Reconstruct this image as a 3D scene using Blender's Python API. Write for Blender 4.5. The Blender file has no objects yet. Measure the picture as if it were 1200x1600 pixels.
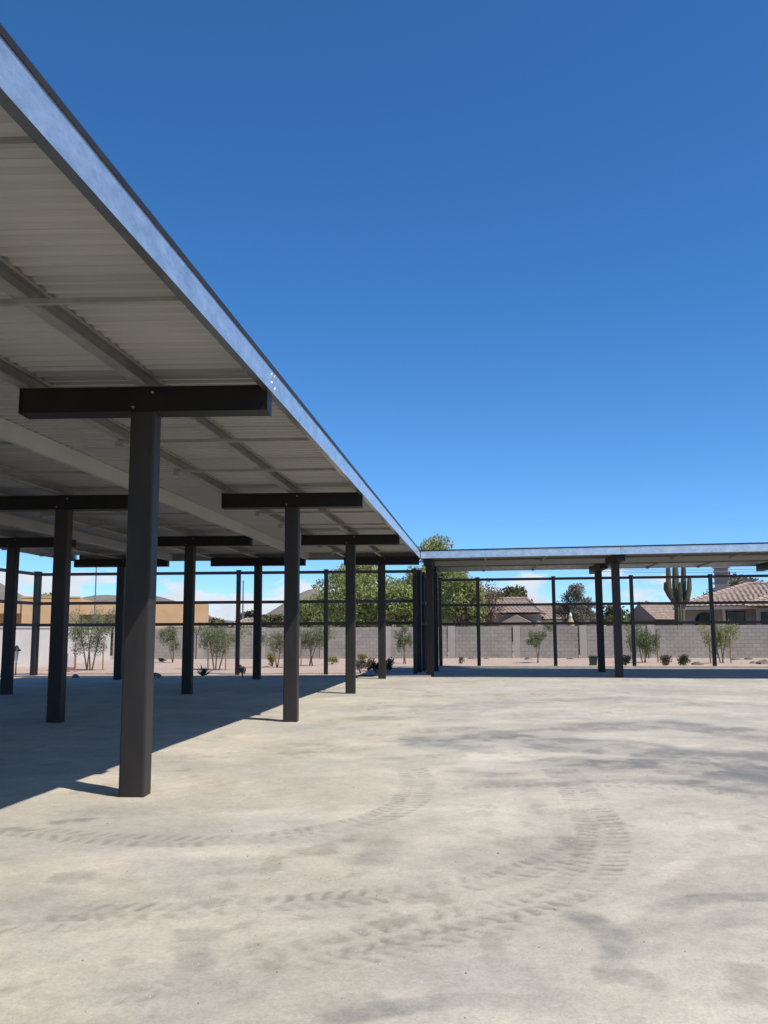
import bpy, math, random
import numpy as np
from mathutils import Matrix, Vector

random.seed(7)
S = bpy.context.scene
COL = S.collection

# ------------------------------------------------------------------ camera
F_PX, YAW, TILT, ROLL = 1400.0, 0.10991281, 0.13209999, -0.00518073
CAM_Z = 1.6
cy, sy = math.cos(YAW), math.sin(YAW)
ct, st = math.cos(TILT), math.sin(TILT)
cr, sr = math.cos(ROLL), math.sin(ROLL)
fwd = Vector((-sy * ct, cy * ct, st))
rgt0 = Vector((cy, sy, 0))
up0 = Vector((sy * st, -cy * st, ct))
rgt = rgt0 * cr + up0 * sr
upv = up0 * cr - rgt0 * sr
cam_data = bpy.data.cameras.new('camera')
cam = bpy.data.objects.new('camera', cam_data)
COL.objects.link(cam)
cam_data.sensor_fit = 'AUTO'
cam_data.sensor_width = 36.0
cam_data.lens = 36.0 * F_PX / 1600.0
cam_data.clip_start = 0.05
cam_data.clip_end = 6000
m = Matrix.Identity(4)
for i in range(3):
    m[i][0], m[i][1], m[i][2] = rgt[i], upv[i], -fwd[i]
m[2][3] = CAM_Z
cam.matrix_world = m
S.camera = cam

def ray(u, v):
    a, b = (u - 600) / F_PX, (v - 800) / F_PX
    return rgt * a - upv * b + fwd

def gnd(u, v, z=0.0):
    r = ray(u, v)
    t = (z - CAM_Z) / r.z
    return Vector((r.x * t, r.y * t, z))

def at(u, v, Y):
    r = ray(u, v)
    t = Y / r.y
    return Vector((r.x * t, Y, CAM_Z + r.z * t))

# ------------------------------------------------------------------ light
SUN_T = Vector((0.565, -0.325, 1.0)).normalized()       # towards the sun
SKY_STRENGTH = 0.095
SUN_STRENGTH = 5.0
w = bpy.data.worlds.new('World')
S.world = w
w.use_nodes = True
nt = w.node_tree
nt.nodes.clear()
out = nt.nodes.new('ShaderNodeOutputWorld')
bg = nt.nodes.new('ShaderNodeBackground')
sky = nt.nodes.new('ShaderNodeTexSky')
sky.sky_type = 'NISHITA'
sky.sun_disc = False
sky.sun_elevation = math.asin(SUN_T.z)
sky.sun_rotation = math.atan2(SUN_T.x, SUN_T.y)
sky.altitude = 0
sky.air_density = 0.7
sky.dust_density = 0.0
sky.ozone_density = 3.0
# dry desert air: deeper blue than the default sky
sp_ = nt.nodes.new('ShaderNodeSeparateColor'); cb_ = nt.nodes.new('ShaderNodeCombineColor')
nt.links.new(sky.outputs[0], sp_.inputs[0])
for ch, (gn, pw) in enumerate(((0.64, 1.22), (1.33, 1.0), (1.95, 0.95))):
    a_ = nt.nodes.new('ShaderNodeMath'); a_.operation = 'POWER'; a_.inputs[1].default_value = pw
    b_ = nt.nodes.new('ShaderNodeMath'); b_.operation = 'MULTIPLY'; b_.inputs[1].default_value = gn
    nt.links.new(sp_.outputs[ch], a_.inputs[0]); nt.links.new(a_.outputs[0], b_.inputs[0]); nt.links.new(b_.outputs[0], cb_.inputs[ch])
# low fair-weather clouds, everywhere round the horizon
tc = nt.nodes.new('ShaderNodeTexCoord')
sep = nt.nodes.new('ShaderNodeSeparateXYZ')
nt.links.new(tc.outputs['Generated'], sep.inputs[0])
mp = nt.nodes.new('ShaderNodeMapping')
mp.inputs['Scale'].default_value = (3.6, 3.6, 8.0)
mp.inputs['Location'].default_value = (12.467, 0.316, 18.589)
nt.links.new(tc.outputs['Generated'], mp.inputs[0])
cn = nt.nodes.new('ShaderNodeTexNoise')
cn.inputs['Scale'].default_value = 2.6
cn.inputs['Detail'].default_value = 9
cn.inputs['Roughness'].default_value = 0.56
nt.links.new(mp.outputs[0], cn.inputs['Vector'])
band = nt.nodes.new('ShaderNodeMapRange')
band.inputs['From Min'].default_value = 0.03
band.inputs['From Max'].default_value = 0.115
band.inputs['To Min'].default_value = 0.0
band.inputs['To Max'].default_value = 0.34
nt.links.new(sep.outputs['Z'], band.inputs['Value'])
sub = nt.nodes.new('ShaderNodeMath'); sub.operation = 'SUBTRACT'
nt.links.new(cn.outputs['Fac'], sub.inputs[0]); nt.links.new(band.outputs[0], sub.inputs[1])
cm = nt.nodes.new('ShaderNodeMapRange')
cm.interpolation_type = 'SMOOTHSTEP'
cm.inputs['From Min'].default_value = 0.43
cm.inputs['From Max'].default_value = 0.515
nt.links.new(sub.outputs[0], cm.inputs['Value'])
cn2 = nt.nodes.new('ShaderNodeTexNoise')
cn2.inputs['Scale'].default_value = 5.0
cn2.inputs['Detail'].default_value = 6
nt.links.new(mp.outputs[0], cn2.inputs['Vector'])
cc = nt.nodes.new('ShaderNodeMix'); cc.data_type = 'RGBA'
cc.inputs['A'].default_value = (6.0, 7.0, 8.4, 1)
cc.inputs['B'].default_value = (10.2, 10.3, 10.4, 1)
nt.links.new(cn2.outputs['Fac'], cc.inputs['Factor'])
mixc = nt.nodes.new('ShaderNodeMix'); mixc.data_type = 'RGBA'
nt.links.new(cm.outputs[0], mixc.inputs['Factor'])
nt.links.new(cb_.outputs[0], mixc.inputs['A'])
nt.links.new(cc.outputs['Result'], mixc.inputs['B'])
nt.links.new(mixc.outputs['Result'], bg.inputs[0])
bg.inputs[1].default_value = SKY_STRENGTH
nt.links.new(bg.outputs[0], out.inputs[0])
try:
    w.cycles.sampling_method = 'MANUAL'
    w.cycles.sample_map_resolution = 512
except Exception:
    pass

sd = bpy.data.lights.new('sun', 'SUN')
sd.energy = SUN_STRENGTH
sd.angle = math.radians(0.53)
sd.color = (1.0, 0.925, 0.81)
so = bpy.data.objects.new('sun', sd)
COL.objects.link(so)
so.rotation_mode = 'QUATERNION'
so.rotation_quaternion = SUN_T.to_track_quat('Z', 'Y')
so.location = (30, -20, 50)

S.view_settings.view_transform = 'Standard'
S.view_settings.look = 'None'
S.view_settings.gamma = 1.0
S.view_settings.exposure = 0.0
S.view_settings.use_curve_mapping = False
S.render.engine = 'CYCLES'
S.cycles.max_bounces = 8
S.cycles.diffuse_bounces = 4

# ------------------------------------------------------------------ materials
def lin(r, g, b):
    f = lambda c: (c / 255 / 12.92) if c / 255 <= 0.04045 else ((c / 255 + 0.055) / 1.055) ** 2.4
    return (f(r), f(g), f(b), 1)

class Mat:
    def __init__(s, name, rough=0.6, metal=0.0, spec=0.5):
        s.m = bpy.data.materials.new(name)
        s.m.use_nodes = True
        s.t = s.m.node_tree
        s.b = s.t.nodes['Principled BSDF']
        s.b.inputs['Roughness'].default_value = rough
        s.b.inputs['Metallic'].default_value = metal
        s.b.inputs['Specular IOR Level'].default_value = spec
    def n(s, typ, **kw):
        x = s.t.nodes.new(typ)
        for k, v in kw.items():
            if hasattr(x, k): setattr(x, k, v)
            else: x.inputs[k.replace('_', ' ')].default_value = v
        return x
    def l(s, a, b): s.t.links.new(a, b)
    def coord(s, scale=(1, 1, 1), kind='Object'):
        if kind == 'World':
            g = s.n('ShaderNodeNewGeometry').outputs['Position']
        else:
            g = s.n('ShaderNodeTexCoord').outputs[kind]
        mp = s.n('ShaderNodeMapping')
        mp.inputs['Scale'].default_value = scale
        s.l(g, mp.inputs[0])
        return mp.outputs[0]
    def noise(s, scale, detail=6, rough=0.55, vec=None, kind='Object', sc=(1, 1, 1)):
        x = s.n('ShaderNodeTexNoise', Scale=scale, Detail=detail, Roughness=rough)
        s.l(vec if vec is not None else s.coord(sc, kind), x.inputs['Vector'])
        return x.outputs['Fac']
    def ramp(s, fac, stops):
        x = s.n('ShaderNodeValToRGB')
        e = x.color_ramp.elements
        while len(e) < len(stops): e.new(0.5)
        for k, (p, c) in enumerate(stops):
            e[k].position = p
            e[k].color = c if len(c) == 4 else (*c, 1)
        s.l(fac, x.inputs[0])
        return x.outputs[0]
    def mix(s, fac, a, b, blend='MIX'):
        x = s.n('ShaderNodeMix', data_type='RGBA', blend_type=blend)
        for inp, v in (('Factor', fac), ('A', a), ('B', b)):
            if isinstance(v, (int, float)): x.inputs[inp].default_value = v
            elif isinstance(v, (tuple, list)): x.inputs[inp].default_value = v if len(v) == 4 else (*v, 1)
            else: s.l(v, x.inputs[inp])
        return x.outputs['Result']
    def color(s, sock):
        if isinstance(sock, (tuple, list)): s.b.inputs['Base Color'].default_value = sock if len(sock) == 4 else (*sock, 1)
        else: s.l(sock, s.b.inputs['Base Color'])
    def bump(s, fac, strength=0.3, dist=0.01):
        x = s.n('ShaderNodeBump', Strength=strength, Distance=dist)
        s.l(fac, x.inputs['Height'])
        s.l(x.outputs[0], s.b.inputs['Normal'])
    def rough(s, fac, lo, hi):
        x = s.n('ShaderNodeMapRange')
        x.inputs['To Min'].default_value = lo; x.inputs['To Max'].default_value = hi
        s.l(fac, x.inputs['Value']); s.l(x.outputs[0], s.b.inputs['Roughness'])

def noisy(name, c0, c1, scale=3.0, rough=0.7, bump=0.2, bscale=None, dist=0.005, kind='World', spec=0.4, sc=(1, 1, 1), metal=0.0):
    M = Mat(name, rough, metal, spec)
    f = M.noise(scale, 7, 0.6, kind=kind, sc=sc)
    M.color(M.ramp(f, [(0.3, c0), (0.7, c1)]))
    if bump:
        M.bump(M.noise(bscale or scale * 12, 4, 0.6, kind=kind), bump, dist)
    return M.m

def tinted(name, c0, c1, rough=0.7, transl=0.0, spec=0.3):
    """per-face 'tint' attribute between two colours"""
    M = Mat(name, rough, 0, spec)
    a = M.n('ShaderNodeAttribute'); a.attribute_name = 'tint'
    c = M.mix(a.outputs['Fac'], c0, c1)
    M.color(c)
    if transl:
        o = M.t.nodes['Material Output']
        tr = M.n('ShaderNodeBsdfTranslucent'); M.l(c, tr.inputs[0])
        mx = M.n('ShaderNodeMixShader'); mx.inputs[0].default_value = transl
        M.l(M.b.outputs[0], mx.inputs[1]); M.l(tr.outputs[0], mx.inputs[2])
        M.l(mx.outputs[0], o.inputs[0])
    return M.m

MT = {}
# dark bronze paint with a film of dust
M = Mat('bronze_paint', 0.45, 0, 0.2)
f = M.noise(2.2, 8, 0.62, kind='World', sc=(1, 1, 0.35)); f2 = M.noise(38, 3, 0.6, kind='World')
fs = M.noise(14, 6, 0.75, kind='World', sc=(1, 1, 0.12))
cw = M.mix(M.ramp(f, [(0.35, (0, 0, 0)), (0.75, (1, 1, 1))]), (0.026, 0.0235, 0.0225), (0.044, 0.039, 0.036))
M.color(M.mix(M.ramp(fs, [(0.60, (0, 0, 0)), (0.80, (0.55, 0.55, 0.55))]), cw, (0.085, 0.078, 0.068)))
M.rough(f, 0.36, 0.6); M.bump(f2, 0.05, 0.002)
MT['bronze'] = M.m
M = Mat('shaded_bronze_paint', 0.45, 0, 0.25)  # column bronze again, darkened in colour for the shade under the roof
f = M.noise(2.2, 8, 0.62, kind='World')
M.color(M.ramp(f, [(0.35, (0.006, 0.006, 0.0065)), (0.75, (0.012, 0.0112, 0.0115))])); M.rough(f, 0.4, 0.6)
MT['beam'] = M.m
M = Mat('dark_paint', 0.38, 0, 0.4)
f = M.noise(3.0, 6, 0.6, kind='World')
M.color(M.ramp(f, [(0.3, (0.008, 0.0085, 0.010)), (0.75, (0.017, 0.017, 0.018))])); M.rough(f, 0.35, 0.55)
MT['fence'] = M.m
# galvanised steel: spangle and handling marks
M = Mat('galvanised_steel', 0.34, 0.78)
vo = M.n('ShaderNodeTexVoronoi', Scale=22.0); M.l(M.coord((1, 1, 1), 'World'), vo.inputs['Vector'])
f = M.noise(4.2, 9, 0.74, kind='World', sc=(1, 0.7, 1.5)); f3 = M.noise(11, 8, 0.75, kind='World', sc=(1.6, 0.9, 3.0))
sep_ = M.n('ShaderNodeSeparateColor'); M.l(vo.outputs['Color'], sep_.inputs[0])
c = M.ramp(f, [(0.32, (0.54, 0.61, 0.65)), (0.5, (0.70, 0.765, 0.79)), (0.68, (0.87, 0.92, 0.93))])
c = M.mix(M.ramp(f3, [(0.60, (0, 0, 0)), (0.72, (0.8, 0.8, 0.8))]), c, (0.30, 0.36, 0.44))
c = M.mix(0.18, c, sep_.outputs[0], 'SOFT_LIGHT')
M.color(c); M.rough(f, 0.24, 0.42); M.bump(f3, 0.18, 0.004)
MT['galv'] = M.m
M = Mat('galvanised_lip_shaded', 0.22, 0.9); M.color(M.ramp(M.noise(3.4, 8, 0.68, kind='World'), [(0.3, (0.34, 0.335, 0.32)), (0.7, (0.46, 0.455, 0.44))])); MT['lip'] = M.m  # flange steel toned down in colour for the shade it mirrors
M = Mat('purlin_steel', 0.5, 0.35, 0.4)
f = M.noise(4, 7, 0.6, kind='World'); M.color(M.ramp(f, [(0.3, (0.225, 0.223, 0.21)), (0.7, (0.31, 0.307, 0.29))])); M.rough(f, 0.4, 0.62)
MT['purlin'] = M.m
M = Mat('roof_sheet', 0.45, 0.0, 0.5)
f = M.noise(0.7, 7, 0.6, kind='World', sc=(0.5, 1.4, 1)); M.color(M.ramp(f, [(0.3, (0.325, 0.325, 0.312)), (0.7, (0.405, 0.404, 0.388))])); M.rough(f, 0.36, 0.55)
MT['sheet'] = M.m
M = Mat('bright_bolt', 0.25, 1.0); M.color((0.8, 0.8, 0.82)); MT['bolt'] = M.m
MT['stamp'] = noisy('white_stamp_ink', (0.5, 0.5, 0.5), (0.62, 0.62, 0.62), 30, bump=0)

# lot surface: vertex colour "tone" holds damp stains / dust (albedo), noise adds grain
M = Mat('dusty_lot', 0.86, 0, 0.25)
a = M.n('ShaderNodeAttribute'); a.attribute_name = 'tone'
p = M.coord((1, 1, 1), 'World')
g1 = M.noise(60, 5, 0.7, vec=p); g2 = M.noise(7, 8, 0.65, vec=p); g3 = M.noise(1.3, 8, 0.6, vec=p)
c = M.mix(1.0, a.outputs['Color'], M.ramp(g1, [(0.3, (0.86, 0.86, 0.86)), (0.7, (1.10, 1.10, 1.10))]), 'MULTIPLY')
c = M.mix(1.0, c, M.ramp(g2, [(0.3, (0.92, 0.925, 0.93)), (0.7, (1.05, 1.05, 1.045))]), 'MULTIPLY')
c = M.mix(1.0, c, M.ramp(g3, [(0.28, (0.90, 0.91, 0.925)), (0.5, (1.0, 1.0, 1.0)), (0.72, (1.07, 1.06, 1.04))]), 'MULTIPLY')
g4 = M.noise(24, 7, 0.75, vec=p); g5 = M.noise(150, 2, 0.6, vec=p)
c = M.mix(1.0, c, M.ramp(g4, [(0.30, (0.86, 0.865, 0.87)), (0.5, (1.0, 1.0, 1.0)), (0.70, (1.08, 1.075, 1.06))]), 'MULTIPLY')
c = M.mix(M.ramp(g5, [(0.66, (0, 0, 0)), (0.74, (0.55, 0.55, 0.55))]), c, (0.20, 0.185, 0.165))
M.color(c); M.bump(M.mix(0.5, g4, g1), 0.55, 0.012)
MT['lot'] = M.m
M = Mat('desert_gravel', 0.9, 0, 0.2)
p = M.coord((1, 1, 1), 'World')
g1 = M.noise(9, 6, 0.8, vec=p); g2 = M.noise(0.5, 6, 0.6, vec=p)
vo = M.n('ShaderNodeTexVoronoi', Scale=16.0); M.l(p, vo.inputs['Vector'])
c = M.ramp(g1, [(0.28, (0.33, 0.24, 0.19)), (0.5, (0.50, 0.385, 0.315)), (0.72, (0.60, 0.48, 0.405))])
c = M.mix(1.0, c, M.ramp(g2, [(0.3, (0.88, 0.9, 0.9)), (0.7, (1.06, 1.04, 1.04))]), 'MULTIPLY')
M.color(c); M.bump(vo.outputs['Distance'], 0.8, 0.04)
MT['gravel'] = M.m
MT['dirt'] = noisy('desert_dirt', (0.30, 0.23, 0.17), (0.42, 0.33, 0.25), 0.15, 0.9, 0.4, 4, 0.05)
MT['concrete'] = noisy('kerb_concrete', (0.40, 0.36, 0.31), (0.50, 0.46, 0.40), 3, 0.85, 0.2)
MT['grit'] = tinted('loose_grit', (0.16, 0.14, 0.12), (0.60, 0.55, 0.47), 0.9)
MT['rock'] = noisy('desert_rock', (0.12, 0.10, 0.09), (0.30, 0.25, 0.21), 4, 0.9, 0.6, 20, 0.02, kind='Object')
M = Mat('block_face', 0.9, 0, 0.2)
oi = M.n('ShaderNodeObjectInfo'); a = M.n('ShaderNodeAttribute'); a.attribute_name = 'tint'
ad = M.n('ShaderNodeMath', operation='ADD'); M.l(oi.outputs['Random'], ad.inputs[0]); M.l(a.outputs['Fac'], ad.inputs[1])
fr = M.n('ShaderNodeMath', operation='FRACT'); M.l(ad.outputs[0], fr.inputs[0])
c = M.ramp(fr.outputs[0], [(0.0, (0.338, 0.312, 0.270)), (0.5, (0.362, 0.335, 0.291)), (1.0, (0.388, 0.360, 0.313))])
c = M.mix(1.0, c, M.ramp(M.noise(0.5, 7, 0.65, kind='World'), [(0.3, (0.84, 0.84, 0.84)), (0.7, (1.10, 1.10, 1.10))]), 'MULTIPLY')
M.color(c); M.bump(M.noise(30, 4, kind='World'), 0.4, 0.006)
MT['block'] = M.m
MT['mortar'] = noisy('mortar', (0.31, 0.285, 0.247), (0.36, 0.332, 0.288), 2, 0.95, 0.3)
MT['pier'] = noisy('pier_block', (0.385, 0.355, 0.31), (0.435, 0.402, 0.352), 2, 0.9, 0.3)
MT['stucco_tan'] = noisy('tan_stucco', (0.56, 0.36, 0.19), (0.66, 0.44, 0.25), 0.8, 0.9, 0.3, 30)
MT['stucco_grey'] = noisy('grey_stucco', (0.26, 0.22, 0.185), (0.34, 0.29, 0.25), 0.8, 0.9, 0.3, 30)
MT['stucco_wall'] = noisy('pale_wall_stucco', (0.52, 0.50, 0.47), (0.62, 0.60, 0.57), 0.7, 0.9, 0.3, 20)
MT['cream'] = noisy('cream_trim', (0.55, 0.47, 0.38), (0.66, 0.58, 0.48), 2, 0.8, 0.2)
M = Mat('clay_roof', 0.8, 0, 0.3)
a = M.n('ShaderNodeAttribute'); a.attribute_name = 'tint'
c = M.ramp(a.outputs['Fac'], [(0, (0.25, 0.185, 0.15)), (0.5, (0.325, 0.245, 0.20)), (1, (0.43, 0.34, 0.285))])
M.color(c); MT['tile'] = M.m
M = Mat('dark_glass', 0.08, 0, 0.5); M.color((0.012, 0.014, 0.018)); MT['glass'] = M.m
MT['wood'] = noisy('stake_wood', (0.28, 0.17, 0.09), (0.42, 0.28, 0.16), 6, 0.85, 0.3, kind='Object')
MT['bark'] = noisy('tree_bark', (0.10, 0.075, 0.055), (0.19, 0.15, 0.115), 5, 0.9, 0.6, 25, 0.02)
MT['bark_pale'] = noisy('sapling_bark', (0.22, 0.17, 0.12), (0.34, 0.27, 0.20), 8, 0.9, 0.4, 30, 0.01)
MT['leaf_green'] = tinted('leaf_green', (0.11, 0.14, 0.045), (0.26, 0.285, 0.115), 0.55, 0.28)
MT['leaf_bright'] = tinted('leaf_bright', (0.185, 0.215, 0.065), (0.40, 0.43, 0.165), 0.55, 0.3)
MT['leaf_grey'] = tinted('leaf_grey', (0.145, 0.14, 0.105), (0.29, 0.275, 0.215), 0.65, 0.2)
MT['leaf_olive'] = tinted('leaf_olive', (0.065, 0.07, 0.024), (0.17, 0.16, 0.060), 0.6, 0.2)
MT['leaf_fine'] = tinted('leaf_fine', (0.135, 0.165, 0.085), (0.275, 0.31, 0.175), 0.6, 0.3)
MT['leaf_dark'] = tinted('leaf_dark', (0.04, 0.048, 0.028), (0.12, 0.135, 0.08), 0.6, 0.2)
MT['leaf_yellow'] = tinted('leaf_yellow', (0.16, 0.16, 0.03), (0.34, 0.33, 0.07), 0.6, 0.3)
MT['leaf_brown'] = tinted('leaf_brown', (0.12, 0.085, 0.055), (0.26, 0.19, 0.13), 0.7, 0.2)
M = Mat('cactus_skin', 0.7, 0, 0.3)
a = M.n('ShaderNodeAttribute'); a.attribute_name = 'tint'
c = M.mix(a.outputs['Fac'], (0.055, 0.068, 0.032), (0.24, 0.21, 0.13))
M.color(M.mix(1.0, c, M.ramp(M.noise(3, 6, 0.6, kind='World'), [(0.3, (0.8, 0.8, 0.8)), (0.7, (1.15, 1.1, 1.05))]), 'MULTIPLY')); MT['cactus'] = M.m
MT['hill'] = noisy('hill_rock', (0.14, 0.125, 0.105), (0.24, 0.21, 0.175), 0.02, 0.95, 0.8, 0.2, 4)
MT['bin'] = noisy('bin_plastic', (0.035, 0.05, 0.045), (0.05, 0.068, 0.06), 5, 0.5, 0.05)
MT['orange'] = noisy('orange_plastic', (0.42, 0.14, 0.07), (0.50, 0.19, 0.10), 5, 0.5, 0.05)
MT['white'] = noisy('white_paint', (0.70, 0.69, 0.66), (0.80, 0.79, 0.76), 4, 0.6, 0.05)
MT['dark_metal'] = noisy('dark_metal', (0.015, 0.015, 0.016), (0.03, 0.03, 0.03), 5, 0.5, 0.05)
MT['grey_pole'] = noisy('grey_pole', (0.16, 0.15, 0.14), (0.24, 0.23, 0.21), 3, 0.7, 0.1)
MT['terracotta'] = noisy('terracotta', (0.50, 0.30, 0.14), (0.62, 0.42, 0.22), 4, 0.8, 0.2)

# ------------------------------------------------------------------ mesh helpers
class MB:
    def __init__(s):
        s.v, s.f, s.t = [], [], []
    def add(s, vs, fs, tint=0.0):
        o = len(s.v)
        s.v += [tuple(p) for p in vs]
        s.f += [tuple(i + o for i in q) for q in fs]
        s.t += [tint] * len(fs)
        return s
    def prism(s, prof, p0, p1, ax, ay, tint=0.0, caps=True):
        """profile [(a,b)] in plane (ax, ay), swept p0 -> p1"""
        n = len(prof)
        ax, ay = Vector(ax), Vector(ay)
        vs = [Vector(p) + ax * a + ay * b for p in (p0, p1) for a, b in prof]
        fs = [(i, (i + 1) % n, n + (i + 1) % n, n + i) for i in range(n)]
        if caps: fs += [tuple(range(n))[::-1], tuple(range(n, 2 * n))]
        return s.add(vs, fs, tint)
    def box(s, c, size, rz=0.0, tint=0.0):
        hx, hy, hz = size[0] / 2, size[1] / 2, size[2] / 2
        ca, sa = math.cos(rz), math.sin(rz)
        vs = []
        for z in (-hz, hz):
            for x, y in ((-hx, -hy), (hx, -hy), (hx, hy), (-hx, hy)):
                vs.append((c[0] + x * ca - y * sa, c[1] + x * sa + y * ca, c[2] + z))
        return s.add(vs, [(3, 2, 1, 0), (4, 5, 6, 7), (0, 1, 5, 4), (1, 2, 6, 5), (2, 3, 7, 6), (3, 0, 4, 7)], tint)
    def rbox(s, c, size, ch, ax=(1, 0, 0), ay=(0, 1, 0)):
        """vertical tube with chamfered corners; c = base centre"""
        a, b = size[0] / 2, size[1] / 2
        pr = [(-a + ch, -b), (a - ch, -b), (a - ch * .3, -b + ch * .3), (a, -b + ch), (a, b - ch), (a - ch * .3, b - ch * .3), (a - ch, b), (-a + ch, b),
              (-a + ch * .3, b - ch * .3), (-a, b - ch), (-a, -b + ch), (-a + ch * .3, -b + ch * .3)]
        c = Vector(c)
        return s.prism(pr, c, c + Vector((0, 0, size[2])), ax, ay)
    def tube(s, pts, rad, n=6, tint=0.0):
        pts = [Vector(p) for p in pts]
        if not isinstance(rad, (list, tuple)): rad = [rad] * len(pts)
        vs, fs = [], []
        for i, p in enumerate(pts):
            d = (pts[min(i + 1, len(pts) - 1)] - pts[max(i - 1, 0)]).normalized()
            u = d.cross(Vector((0, 0, 1)) if abs(d.z) < 0.95 else Vector((1, 0, 0))).normalized()
            q = d.cross(u)
            for k in range(n):
                a = 2 * math.pi * k / n
                vs.append(p + (u * math.cos(a) + q * math.sin(a)) * rad[i])
        for i in range(len(pts) - 1):
            for k in range(n):
                a, b = i * n + k, i * n + (k + 1) % n
                fs.append((a, b, b + n, a + n))
        fs += [tuple(range(n))[::-1], tuple(range((len(pts) - 1) * n, len(pts) * n))]
        return s.add(vs, fs, tint)
    def lathe(s, c, prof, n=12, tint=0.0):
        vs, fs = [], []
        for r, z in prof:
            for k in range(n):
                a = 2 * math.pi * k / n
                vs.append((c[0] + r * math.cos(a), c[1] + r * math.sin(a), c[2] + z))
        for i in range(len(prof) - 1):
            for k in range(n):
                a, b = i * n + k, i * n + (k + 1) % n
                fs.append((a, b, b + n, a + n))
        fs += [tuple(range(n))[::-1], tuple(range((len(prof) - 1) * n, len(prof) * n))]
        return s.add(vs, fs, tint)

WO = {}

def place(o, origin, parent):
    COL.objects.link(o)
    origin = Vector(origin)
    if parent is not None:
        o.parent = parent
        o.location = origin - WO[parent.name]
    else:
        o.location = origin
    WO[o.name] = origin

def props(o, label=None, cat=None, group=None, kind=None):
    if label: o['label'] = label
    if cat: o['category'] = cat
    if group: o['group'] = group
    if kind: o['kind'] = kind
    return o

def build(name, mb, mat, parent=None, origin=None, smooth=False, **kw):
    vs = np.array(mb.v, dtype=float)
    if origin is None:
        lo, hi = vs.min(0), vs.max(0)
        origin = ((lo[0] + hi[0]) / 2, (lo[1] + hi[1]) / 2, lo[2])
    me = bpy.data.meshes.new(name)
    me.from_pydata((vs - np.array(origin)).tolist(), [], mb.f)
    if any(mb.t):
        at_ = me.attributes.new('tint', 'FLOAT', 'FACE')
        at_.data.foreach_set('value', np.array(mb.t, dtype=np.float32))
    if smooth:
        me.polygons.foreach_set('use_smooth', [True] * len(me.polygons))
    me.materials.append(MT[mat])
    me.update()
    o = bpy.data.objects.new(name, me)
    place(o, origin, parent)
    return props(o, **kw)

def dup(o, origin, parent=None):
    c = o.copy()
    c.parent = None
    for k in list(c.keys()):
        if k in ('label', 'category', 'group', 'kind'): del c[k]
    place(c, origin, parent)
    c.rotation_euler = o.rotation_euler
    return c

def empty(name, loc, label, cat, group=None):
    o = bpy.data.objects.new(name, None)
    o.empty_display_size = 0.3
    place(o, loc, None)
    return props(o, label, cat, group)

# ------------------------------------------------------------------ ground
def grid_noise(x, y, scale, seed):
    r = np.random.RandomState(seed).rand(256, 256)
    gx, gy = x / scale + 1000, y / scale + 1000
    ix, iy = np.floor(gx).astype(int), np.floor(gy).astype(int)
    fx, fy = gx - ix, gy - iy
    fx, fy = fx * fx * (3 - 2 * fx), fy * fy * (3 - 2 * fy)
    a, b = r[ix % 256, iy % 256], r[(ix + 1) % 256, iy % 256]
    c, d = r[ix % 256, (iy + 1) % 256], r[(ix + 1) % 256, (iy + 1) % 256]
    return (a * (1 - fx) + b * fx) * (1 - fy) + (c * (1 - fx) + d * fx) * fy

def fbm(x, y, scale, seed, oct=4, g=0.55):
    s, amp, tot = 0, 1, 0
    for k in range(oct):
        s = s + amp * grid_noise(x, y, scale / 2 ** k, seed + k * 17)
        tot += amp; amp *= g
    return s / tot

def sstep(a, b, x):
    t = np.clip((x - a) / (b - a), 0, 1)
    return t * t * (3 - 2 * t)

def spline(pts, step=0.05):
    pts = [np.array(p, dtype=float) for p in pts]
    P = [2 * pts[0] - pts[1]] + pts + [2 * pts[-1] - pts[-2]]
    o = []
    for i in range(1, len(P) - 2):
        n = max(2, int(np.linalg.norm(P[i + 1] - P[i]) / step))
        for k in range(n):
            t = k / n
            a, b, c, d = P[i - 1], P[i], P[i + 1], P[i + 2]
            o.append(0.5 * ((2 * b) + (-a + c) * t + (2 * a - 5 * b + 4 * c - d) * t * t + (-a + 3 * b - 3 * c + d) * t ** 3))
    o.append(P[-2])
    return np.array(o)

def along(pl, X, Y, wmax):
    """distance (signed) and arc length to polyline for points within wmax; returns mask, t, s"""
    best = np.full(X.shape, 1e9); tt = np.zeros(X.shape); ss = np.zeros(X.shape); s0 = 0.0
    for a, b in zip(pl[:-1], pl[1:]):
        L = np.linalg.norm(b - a)
        if L < 1e-6: continue
        lo, hi = np.minimum(a, b) - wmax, np.maximum(a, b) + wmax
        idx = np.nonzero((X > lo[0]) & (X < hi[0]) & (Y > lo[1]) & (Y < hi[1]))[0]
        if len(idx):
            d = (b - a) / L
            rx, ry = X[idx] - a[0], Y[idx] - a[1]
            q = rx * d[0] + ry * d[1]
            t = -rx * d[1] + ry * d[0]
            qc = np.clip(q, 0, L)
            dist = np.hypot(q - qc, t)
            ok = dist < best[idx]
            j = idx[ok]
            best[j] = dist[ok]; tt[j] = t[ok]; ss[j] = s0 + qc[ok]
        s0 += L
    return best, tt, ss, s0

X1c, Y1c = -3.5105, 8.93
def track_px(pp): return [(gnd(u, v).x, gnd(u, v).y) for u, v in pp]

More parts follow.
